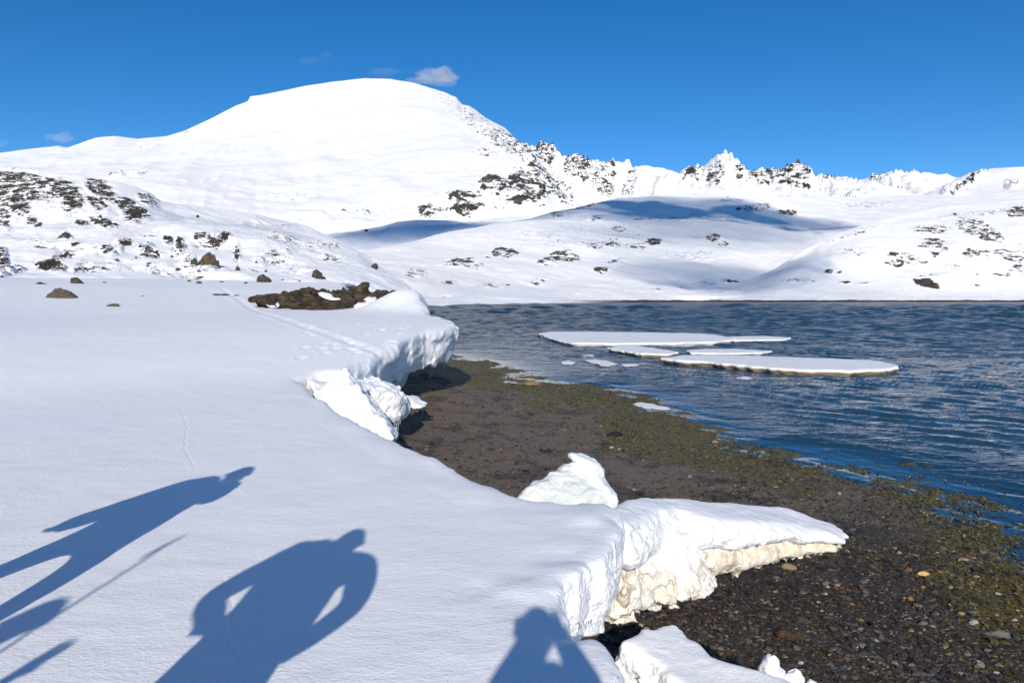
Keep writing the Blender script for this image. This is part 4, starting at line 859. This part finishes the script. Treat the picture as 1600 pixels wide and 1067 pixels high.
boulder(410, 441, 27, 12, M_rock_dark, 43, 'dark loaf shaped boulder on the plain horizon above the rock outcrop')
boulder(494, 435, 18, 13, M_rock_dark, 44, 'dark wedge shaped boulder beyond the plain, above the outcrop')
boulder(506, 436, 6, 4, M_rock_dark, 45, 'tiny dark rock right of the wedge shaped boulder')
boulder(325, 414, 36, 21, M_rock_brown, 46, 'big reddish brown boulder on the lower rocky slope at left', rough=.1)
boulder(303, 413, 13, 9, M_rock_dark, 47, 'grey boulder leaning against the left side of the big reddish one')
boulder(370, 423, 9, 7, M_rock_dark, 48, 'small dark boulder right of and below the big reddish one')
boulder(277, 423, 10, 5, M_rock_dark, 49, 'low dark boulder left of and below the big reddish one')
boulder(585, 420, 14, 9, M_rock_dark, 50, 'dark blocky boulder alone on the smooth slope left of the water')
boulder(352, 462, 40, 4, M_rock_brown, 51, 'flat strip of brown rock just left of the outcrop', depth=.3, rough=.08)
boulder(340, 377, 8, 4, M_rock_dark, 52, 'tiny dark boulder on the snow ridge running down from the cliff')
boulder(308, 340, 6, 4, M_rock_dark, 53, 'tiny dark boulder high on the shaded snow slope right of the cliff')
boulder(572, 362, 7, 4, M_rock_dark, 54, 'tiny dark rock on the crest of the low shaded dome')
for i, (a_, b_, w1, h1) in enumerate([(310, 443, 12, 3), (295, 440, 9, 3), (163, 442, 7, 2), (222, 463, 8, 1.5), (383, 443, 9, 2.5), (245, 398, 6, 3), (182, 408, 8, 4), (212, 404, 5, 3), (345, 441, 10, 2), (440, 438, 8, 2), (268, 402, 6, 3), (160, 421, 8, 4), (310, 425, 6, 3), (415, 425, 6, 3), (400, 411, 6, 3), (468, 440, 6, 2), (230, 417, 5, 3)]):
    boulder(a_, b_, w1, h1, M_rock_dark, 70+i, 'small dark rock poking out of the snow at the foot of the left hill', 'small rocks at the foot of the left hill', res=12)
# the long outcrop
y0 = 31.0
oc = hull_rock([[(384, 468, 31.6), (394, 461, 32.0), (430, 455, 32.3), (474, 454, 32.3), (484, 466, 31.5), (440, 476, 31.0), (400, 473, 31.2), (440, 490, 32.6), (400, 480, 32.6), (470, 480, 33.2)],
           [(430, 464, 31.6), (478, 458, 32.2), (500, 458, 32.2), (545, 463, 32.2), (584, 470, 31.6), (545, 486, 30.7), (490, 490, 30.2), (455, 484, 30.5), (432, 475, 30.9), (500, 505, 32.5), (560, 490, 33)],
           [(478, 454, 32.9), (505, 450, 33.2), (552, 449, 33.5), (600, 453, 33.5), (625, 459, 33.2), (628, 466, 32.6), (590, 474, 31.9), (570, 479, 31.5), (540, 476, 31.4), (500, 466, 32), (560, 500, 33.5), (610, 480, 34)]],
          .06, .24, 1.25, .04, 7, M_outcrop, 'long dark brown rock outcrop partly under snow at the edge of the plain', 'rock outcrop', 'rock_outcrop')
V, Q = sdf_union([P3([(492, 456, 31.9), (502, 455, 32.4), (527, 461, 32.1), (538, 467, 31.5), (520, 469, 31.2), (503, 464, 31.4), (515, 474, 32.2)])], .03, .012, 1.5, .05, 3); c_ = np.array(oc.location); mesh_obj('snow_patch', V-c_, Q, M_snow, oc)
V, Q = sdf_union([P3([(415, 469, 31.4), (432, 466, 32), (438, 478, 31.0), (425, 479, 30.8), (412, 474, 31.0), (425, 484, 31.8)])], .03, .012, 1.5, .05, 4); mesh_obj('snow_patch', V-c_, Q, M_snow, oc)
V, Q = sdf_union([P3([(575, 468, 31.6), (582, 464, 32.4), (625, 464, 32.2), (640, 476, 30.6), (645, 494, 29.3), (600, 497, 29.2), (560, 488, 30.0), (548, 476, 30.8), (552, 472, 31.4), (610, 480, 30.2), (600, 510, 31)])], .06, .12, 1.2, .12, 8, .02)
tag(mesh_obj('snow_drift', V, Q, M_snow), 'rounded snow drift banked against the right end of the rock outcrop', 'snow drift')
V, Q = sdf_union([P3([(620, 460, 33.5), (640, 458, 33), (655, 470, 31.5), (660, 484, 30.5), (655, 498, 29.2), (640, 478, 30.8), (630, 468, 32), (660, 500, 31), (640, 490, 32)])], .06, .05, 1.0, .12, 11, .01)
tag(mesh_obj('snow_drift', V, Q, M_snow), 'steep snow drift curling round the dark rock above the water', 'snow drift')
hull_rock([[(640, 479, 29.8), (648, 476, 30.3), (655, 486, 29.8), (654, 501, 28.9), (646, 500, 28.8), (650, 490, 29.0)]], .05, .07, 2, .04, 13, M_rock_brown, 'narrow upright brown rock between the two snow drifts')
hull_rock([[(562, 487, 30), (570, 485, 30), (572, 492, 29.6), (562, 491, 29.7), (567, 489, 30.6)]], .04, .05, 2, .03, 14, M_rock_dark, 'small dark rock poking through snow below the outcrop')
# icicles under the snow edges
def icicle(px_, py_, Y_, L_, r0):
    w_ = aty(px_, py_, Y_); a_ = np.linspace(0, 2*math.pi, 8)[:-1]; V = []; rr_ = random.Random(int(px_*10))
    for i in range(6):
        f_ = i/5; rad = r0*(1-f_)**.8+.001; V += [(rad*math.cos(q)+.004*math.sin(i*2+px_), rad*math.sin(q), -L_*f_+.03) for q in a_]
    Fc = [(i*7+j, i*7+(j+1) % 7, (i+1)*7+(j+1) % 7, (i+1)*7+j) for i in range(5) for j in range(7)]
    o = mesh_obj('icicle', V, Fc, M_icicle, snow_field); o.location = w_; return o
m, t, p = newmat('clear_ice'); p.inputs['Base Color'].default_value = (.72, .80, .84, 1); p.inputs['Roughness'].default_value = .12; p.inputs['Transmission Weight'].default_value = .45; p.inputs['IOR'].default_value = 1.31; M_icicle = m
for i, (a_, b_) in enumerate([(688, 569), (691, 568), (694, 567), (697, 566), (699, 566), (702, 565), (704, 564), (706, 563), (683, 570), (676, 571)]):
    icicle(a_, b_-3, 22.2+.1*(i % 3), .12+.06*((i*7) % 5), .012+.004*(i % 3))
for i, (a_, b_) in enumerate([(616, 664), (619, 665), (622, 663), (625, 660)]): icicle(a_, b_-2, 13.1, .10+.04*(i % 3), .010)
for i, (a_, b_) in enumerate([(915, 990), (921, 991), (926, 990), (931, 988), (936, 985), (910, 990)]): icicle(a_, b_-8, 3.55, .035+.012*(i % 3), .006)

# ------------------------------------------------------------------ clouds
def cloud_mat(name, dens):
    m = bpy.data.materials.new(name); m.use_nodes = True; t = m.node_tree; t.nodes.clear(); o = t.nodes.new('ShaderNodeOutputMaterial')
    v = t.nodes.new('ShaderNodeVolumePrincipled'); v.inputs['Color'].default_value = (1, 1, 1, 1); v.inputs['Density'].default_value = dens; v.inputs['Anisotropy'].default_value = 0
    t.links.new(v.outputs[0], o.inputs['Volume']); return m
def cloud(loc, rx, ry, rz, mat, seed, label, group, puff=.25, nu=56, nv=28):
    u = np.linspace(0, 2*math.pi, nu, endpoint=False); v = np.linspace(0, math.pi, nv)[1:-1]
    U, Vv = np.meshgrid(u, v); Dx, Dy, Dz = np.cos(U)*np.sin(Vv), np.sin(U)*np.sin(Vv), np.cos(Vv)
    r = 1+puff*fbm(Dx*1.4+seed, Dy*1.4, Dz*1.4, 4); P_ = np.stack([Dx*r*rx, Dy*r*ry, Dz*r*rz], -1).reshape(-1, 3)
    n1 = len(P_); P_ = np.concatenate([P_, [(0, 0, rz), (0, 0, -rz)]]); Fc = []
    for i in range(nv-3):
        for j in range(nu): Fc.append((i*nu+j, (i+1)*nu+j, (i+1)*nu+(j+1) % nu, i*nu+(j+1) % nu))
    for j in range(nu): Fc.append((n1, j, (j+1) % nu)); Fc.append((n1+1, (nv-3)*nu+(j+1) % nu, (nv-3)*nu+j))
    o = mesh_obj('cloud', P_, Fc, mat); o.location = loc; return tag(o, label, 'cloud', group)
C1 = cloud_mat('thin_cloud', .0011)
for i, (a_, b_, w1, h1, dn, lb) in enumerate([(676, 121, 30, 11, .0042, 'brightest small puff of cloud just above the right shoulder of the big mountain'), (655, 126, 16, 7, .003, None), (695, 117, 16, 9, .0042, None),
        (598, 113, 26, 6, .0009, 'faint wisp of cloud over the summit of the big mountain'), (95, 216, 20, 8, .0018, 'faint cloud puff low over the left skyline'), (484, 95, 22, 5, .0006, 'faint thin wisp left of the summit'), (510, 86, 8, 4, .0008, None), (2, 224, 8, 5, .0012, None)]):
    q = aty(a_, b_, 9500); s_ = 9500/F
    lbs = lb or ['', 'left puff of the small cloud by the mountain shoulder', 'right puff of the small cloud by the mountain shoulder', '', '', '', 'tiny wisp of cloud highest left of the summit', 'cloud scrap cut by the left picture edge'][i]
    cloud(tuple(q), w1*s_, h1*s_*1.3, h1*s_, cloud_mat('wispy_cloud', dn*.75), i*3.1, lbs, 'small clouds over the mountains', .5, 72, 40)
SD = -np.array(LD)
def shade(px_, py_, dist, rx, ry, dens, seed, alt=900):
    tg = aty(px_, py_, dist); tt_ = (alt-tg[2])/SD[2]; c_ = tg+SD*tt_
    cloud(tuple(c_), rx, ry, 60, cloud_mat('shading_cloud', dens), seed, 'cloud behind the viewer whose shadow dims the far hills', 'clouds casting shade on the hills', .3)
for q in ((560, 364, 1600, 90, 150, .003), (650, 362, 1600, 170, 260, .006), (660, 360, 1600, 110, 190, .005), (740, 356, 1500, 150, 120, .006), (800, 350, 1400, 110, 70, .005),
          (930, 330, 1420, 190, 130, .003), (960, 325, 1480, 150, 90, .0018), (1060, 322, 1500, 230, 150, .0032), (1060, 316, 1540, 150, 80, .0015), (1120, 350, 1350, 210, 150, .002), (1180, 330, 1480, 230, 130, .0035), (1250, 338, 1480, 170, 100, .004),
          (1080, 362, 1280, 220, 140, .0022), (980, 375, 1150, 160, 110, .0012), (1110, 424, 960, 140, 90, .003), (1150, 430, 930, 150, 90, .0022), (1230, 442, 860, 150, 70, .0016), (1390, 340, 1350, 110, 60, .0018), (330, 345, 700, 90, 60, .002)):
    shade(*q[:5], q[5]*1.15, int(q[0]/37))

# ------------------------------------------------------------------ the people whose shadows fall on the snow
def clothmat(nm, c):
    m, t, p = newmat(nm); n = N(t); n.l(n.mix(n.noise(n.pos(), 30, 4), tuple(v*.75 for v in c), tuple(min(1, v*1.2) for v in c)), p.inputs['Base Color']); p.inputs['Roughness'].default_value = .8; return m
M_jk = [clothmat('dark_blue_jacket', (.03, .05, .12)), clothmat('red_jacket', (.35, .03, .02)), clothmat('black_jacket', (.02, .02, .022)), clothmat('green_jacket', (.04, .09, .05))]
M_skin = clothmat('skin', (.55, .33, .24)); M_hat = clothmat('wool_hat', (.05, .05, .06)); M_hair = clothmat('brown_hair', (.06, .035, .02)); M_blackmetal = clothmat('black_metal', (.015, .015, .015))
AZ = SUN_AZ; UR = np.array([math.cos(AZ), -math.sin(AZ), 0]); UD = np.array([math.sin(AZ), math.cos(AZ), 0])
def skin(name, chains, mat, parent=None, sub=1):
    """chains: lists of (x,y,z,r); points with the same position are shared, so one continuous surface grows"""
    vs, rs, es, key = [], [], [], {}
    def vid(p):
        k = tuple(round(float(q), 4) for q in p[:3])
        if k not in key: key[k] = len(vs); vs.append(k); rs.append(p[3])
        return key[k]
    for c in chains:
        ids = [vid(p) for p in c]
        for a_, b_ in zip(ids[:-1], ids[1:]):
            if a_ != b_: es.append((a_, b_))
    me = bpy.data.meshes.new(name); me.from_pydata(vs, es, []); bm = bmesh.new(); bm.from_mesh(me); bm.verts.layers.skin.verify(); bm.to_mesh(me); bm.free()
    for i, r in enumerate(rs): me.skin_vertices[0].data[i].radius = (r, r); me.skin_vertices[0].data[i].use_root = (i == 0)
    me.materials.append(mat); o = bpy.data.objects.new(name, me); COL.objects.link(o)
    md = o.modifiers.new('skin', 'SKIN'); md.use_smooth_shade = True; s2 = o.modifiers.new('sub', 'SUBSURF'); s2.levels = sub; s2.render_levels = sub+1
    if mat: s2.show_viewport = True
    o.parent = parent; return o
def person(foot, J, jk, label, hat=True, R_=(.15, .145, .175, .09, .058, .075, .056, .036), hatr=1.0):
    """J: joints as (u to the right, forward w, height) seen from behind, the way the sun sees the person"""
    f0 = np.array([foot[0], foot[1], 0]); z0 = float(z_smooth(foot[0], foot[1]))
    root = empty('person', (foot[0], foot[1], z0), label, 'person', 'people standing behind the camera')
    def W(q, r): 
        v = UR*q[0]+UD*q[1]; return (v[0], v[1], q[2]*1.0, r)
    j = J; pel = W(j['pelvis'], R_[0]); ch = []
    ch.append([pel, W(j['waist'], R_[1]), W(j['chest'], R_[2]), W(j['neckbase'], R_[3]), W(j['neck'], R_[4])])
    for sd in 'LR':
        ch.append([W(j['chest'], R_[2]), W(j['sh'+sd], R_[5]), W(j['el'+sd], R_[6]), W(j['wr'+sd], R_[7])])
        h_ = np.array(j['wr'+sd]); e_ = np.array(j['el'+sd]); dv = (h_-e_)/np.linalg.norm(h_-e_); sv = np.cross(dv, [0, 1, 0.1]); sv /= np.linalg.norm(sv)+1e-6
        palm = h_+dv*.055; ch.append([W(h_, R_[7]), W(palm, .030)])
        for q, (of, ln) in enumerate(((-.028, .060), (-.010, .072), (.010, .068), (.027, .052))):
            k1 = palm+sv*of+dv*.03; k2 = k1+dv*ln*.5+np.array([0, .012, 0]); k3 = k2+dv*ln*.35+np.array([0, .022, 0]); ch.append([W(palm, .030), W(k1, .0105), W(k2, .0095), W(k3, .0085)])
        th = h_+dv*.025-sv*.035; ch.append([W(palm, .030), W(th, .012), W(th+dv*.04-sv*.012, .010)])
        ch.append([pel, W(j['hip'+sd], .125), W(j['kn'+sd], .085), W(j['an'+sd], .055), ])
        a2 = np.array(j['an'+sd]); ch.append([W(a2, .055), W(a2+[0, .09, -.06], .048), W(a2+[0, .17, -.075], .040)])
    b = skin('body', ch, jk, root)
    hd = np.array(j['head']); c_ = UR*hd[0]+UD*hd[1]; c_[2] = hd[2]
    # head with face: skull, jaw, nose, brows, ears shaped on one surface
    u = np.linspace(0, 2*math.pi, 33)[:-1]; v = np.linspace(0, math.pi, 25); U, Vv = np.meshgrid(u, v)
    X = np.sin(U)*np.sin(Vv)*.077; Yf = np.cos(U)*np.sin(Vv)*.098; Zz = np.cos(Vv)*.118
    fr = np.clip(np.cos(U), 0, 1)*np.sin(Vv); X = X*(1-.28*sstep(.0, -.11, Zz)); 
    Yf = Yf+.030*np.exp(-((X/.013)**2+((Zz+.012)/.022)**2))*(fr > .3)+.006*np.exp(-((X/.03)**2+((Zz+.055)/.010)**2))*(fr > .3)-.010*np.exp(-(((np.abs(X)-.031)/.015)**2+((Zz-.012)/.012)**2))*(fr > .3)+.006*np.exp(-((Zz-.034)/.010)**2)*(fr > .5)+.01*np.exp(-((X/.03)**2+((Zz+.1)/.02)**2))*(fr > 0)
    X = X+np.sign(X)*.018*np.exp(-((Yf/.016)**2+((Zz-.0)/.03)**2))
    PV = (UR[None, None]*X[..., None]+UD[None, None]*Yf[..., None]); PV[..., 2] = Zz; i = np.arange(25*32).reshape(25, 32); jn = np.roll(i, -1, 1)
    mesh_obj('head', PV.reshape(-1, 3)+c_, np.stack([i[:-1], jn[:-1], jn[1:], i[1:]], -1).reshape(-1, 4), M_skin, root)
    sel = slice(0, 13); HV = PV[sel]*np.array([1.16*hatr, 1.16*hatr, 1.13]); HV[..., 2] += .012; i = np.arange(13*32).reshape(13, 32); jn = np.roll(i, -1, 1)
    mesh_obj('hat' if hat else 'hair', HV.reshape(-1, 3)+c_, np.stack([i[:-1], jn[:-1], jn[1:], i[1:]], -1).reshape(-1, 4), M_hat if hat else M_hair, root)
    return root
def held_camera(u_, w_, z_, foot, label, lens=.07, grp=None):
    c = np.array([foot[0], foot[1], z_smooth(*foot)])+UR*u_+UD*w_+np.array([0, 0, z_])
    e = empty('camera_body', tuple(c), label, 'camera', grp); bm = bmesh.new(); bmesh.ops.create_cube(bm, size=1, matrix=__import__('mathutils').Matrix.Diagonal((.135, .055, .095, 1)))
    bmesh.ops.bevel(bm, geom=bm.edges[:], offset=.012, segments=3, affect='EDGES'); me = bpy.data.meshes.new('housing'); bm.to_mesh(me); bm.free(); me.materials.append(M_blackmetal); o = bpy.data.objects.new('housing', me); COL.objects.link(o); o.parent = e
    bm = bmesh.new(); bmesh.ops.create_cone(bm, cap_ends=True, segments=28, radius1=.036, radius2=.040, depth=lens); me = bpy.data.meshes.new('lens'); bm.to_mesh(me); bm.free(); me.materials.append(M_blackmetal); o = bpy.data.objects.new('lens', me); COL.objects.link(o); o.parent = e
    o.rotation_euler = (math.radians(-90), 0, 0); o.location = (0, .0275+lens/2, 0); e.rotation_euler = (0, 0, -AZ); return e
# photographer right behind the viewpoint
FP = (0.0, -.34)
person(FP, dict(pelvis=(.0, 0, .93), waist=(0, 0, 1.10), chest=(-.02, .02, 1.32), neckbase=(-.02, .03, 1.49), neck=(-.03, .05, 1.54), head=(-.035, .08, 1.625),
    shL=(-.16, .02, 1.42), elL=(-.20, .06, 1.36), wrL=(-.11, .20, 1.50), shR=(.15, .02, 1.44), elR=(.20, .10, 1.38), wrR=(.10, .20, 1.54),
    hipL=(-.1, 0, .88), knL=(-.13, .03, .48), anL=(-.14, 0, .08), hipR=(.1, 0, .88), knR=(.13, .03, .48), anR=(.14, 0, .08)), M_jk[2], 'photographer in a black jacket and wool hat raising a camera to the face', R_=(.17, .18, .20, .12, .085, .10, .085, .05), hatr=1.05)
held_camera(-.08, .25, 1.59, FP, 'black camera held at the photographer\'s eye', .04, None)
F2 = (-1.4, .95)
person(F2, dict(pelvis=(.05, 0, .88), waist=(.05, .0, 1.06), chest=(.06, .02, 1.36), neckbase=(.09, .05, 1.53), neck=(.14, .07, 1.56), head=(.17, .09, 1.59),
    shL=(-.17, .03, 1.48), elL=(-.34, .05, 1.22), wrL=(-.20, .12, 1.06), shR=(.38, .03, 1.46), elR=(.46, .05, 1.20), wrR=(.33, .12, .98),
    hipL=(-.08, 0, .82), knL=(-.14, .03, .45), anL=(-.16, 0, .08), hipR=(.2, 0, .82), knR=(.24, .03, .45), anR=(.26, 0, .08)), M_jk[0], 'hunched person in a dark blue jacket with elbows out, hands low in front', R_=(.23, .23, .22, .20, .15, .115, .08, .055), hatr=1.04)
F1 = (-2.75, 2.60)
def pole(pts, r0, label, name='trekking_pole', cat='pole'):
    o = skin(name, [[(*p_, r0) for p_ in pts]], M_blackmetal, None, 1); return tag(o, label, cat)
person(F1, dict(pelvis=(-.10, 0, .96), waist=(-.12, .0, 1.12), chest=(-.10, .02, 1.36), neckbase=(-.03, .03, 1.53), neck=(.03, .04, 1.58), head=(.08, .06, 1.66),
    shL=(-.26, .03, 1.46), elL=(-.38, .02, 1.22), wrL=(-.50, .06, 1.02), shR=(.10, .03, 1.42), elR=(.20, .10, 1.26), wrR=(.17, .12, 1.45),
    hipL=(-.24, 0, .90), knL=(-.36, .03, .52), anL=(-.42, 0, .08), hipR=(.06, 0, .88), knR=(.10, .03, .48), anR=(.08, 0, .08)), M_jk[1], 'tall person in a long red jacket, feet apart, one hand raised to the brow', R_=(.24, .27, .26, .19, .16, .12, .12, .12), hatr=1.12)
F3 = (-2.70, -.28)
person(F3, dict(pelvis=(.06, 0, .92), waist=(.07, .0, 1.08), chest=(.08, .02, 1.36), neckbase=(.08, .03, 1.50), neck=(.09, .04, 1.56), head=(.12, .06, 1.66),
    shL=(-.12, .03, 1.42), elL=(-.2, .02, 1.14), wrL=(-.15, .12, .95), shR=(.27, .03, 1.44), elR=(.40, .10, 1.30), wrR=(.44, .12, 1.42),
    hipL=(-.04, 0, .88), knL=(-.06, .03, .48), anL=(-.08, 0, .08), hipR=(.16, 0, .88), knR=(.18, .03, .48), anR=(.2, 0, .08)), M_jk[3], 'person in a green jacket at far left with a long pole over the shoulder', R_=(.19, .19, .21, .16, .13, .06, .036, .028), hatr=1.15)
b3 = np.array([F3[0], F3[1], 1.6]); q3 = lambda u_, w_, z_: tuple(b3+UR*u_+UD*w_+np.array([0, 0, z_]))
pole([q3(.24, -.02, 1.0), q3(.22, -.02, 1.7), q3(.24, -.02, 2.20), q3(.26, -.02, 2.33)], .011, 'long thin dark pole carried upright over a shoulder')
pole([q3(.255, -.02, 2.30), q3(.225, -.02, 2.20), q3(.20, -.02, 2.12)], .010, 'short branch strapped near the tip of the carried pole')
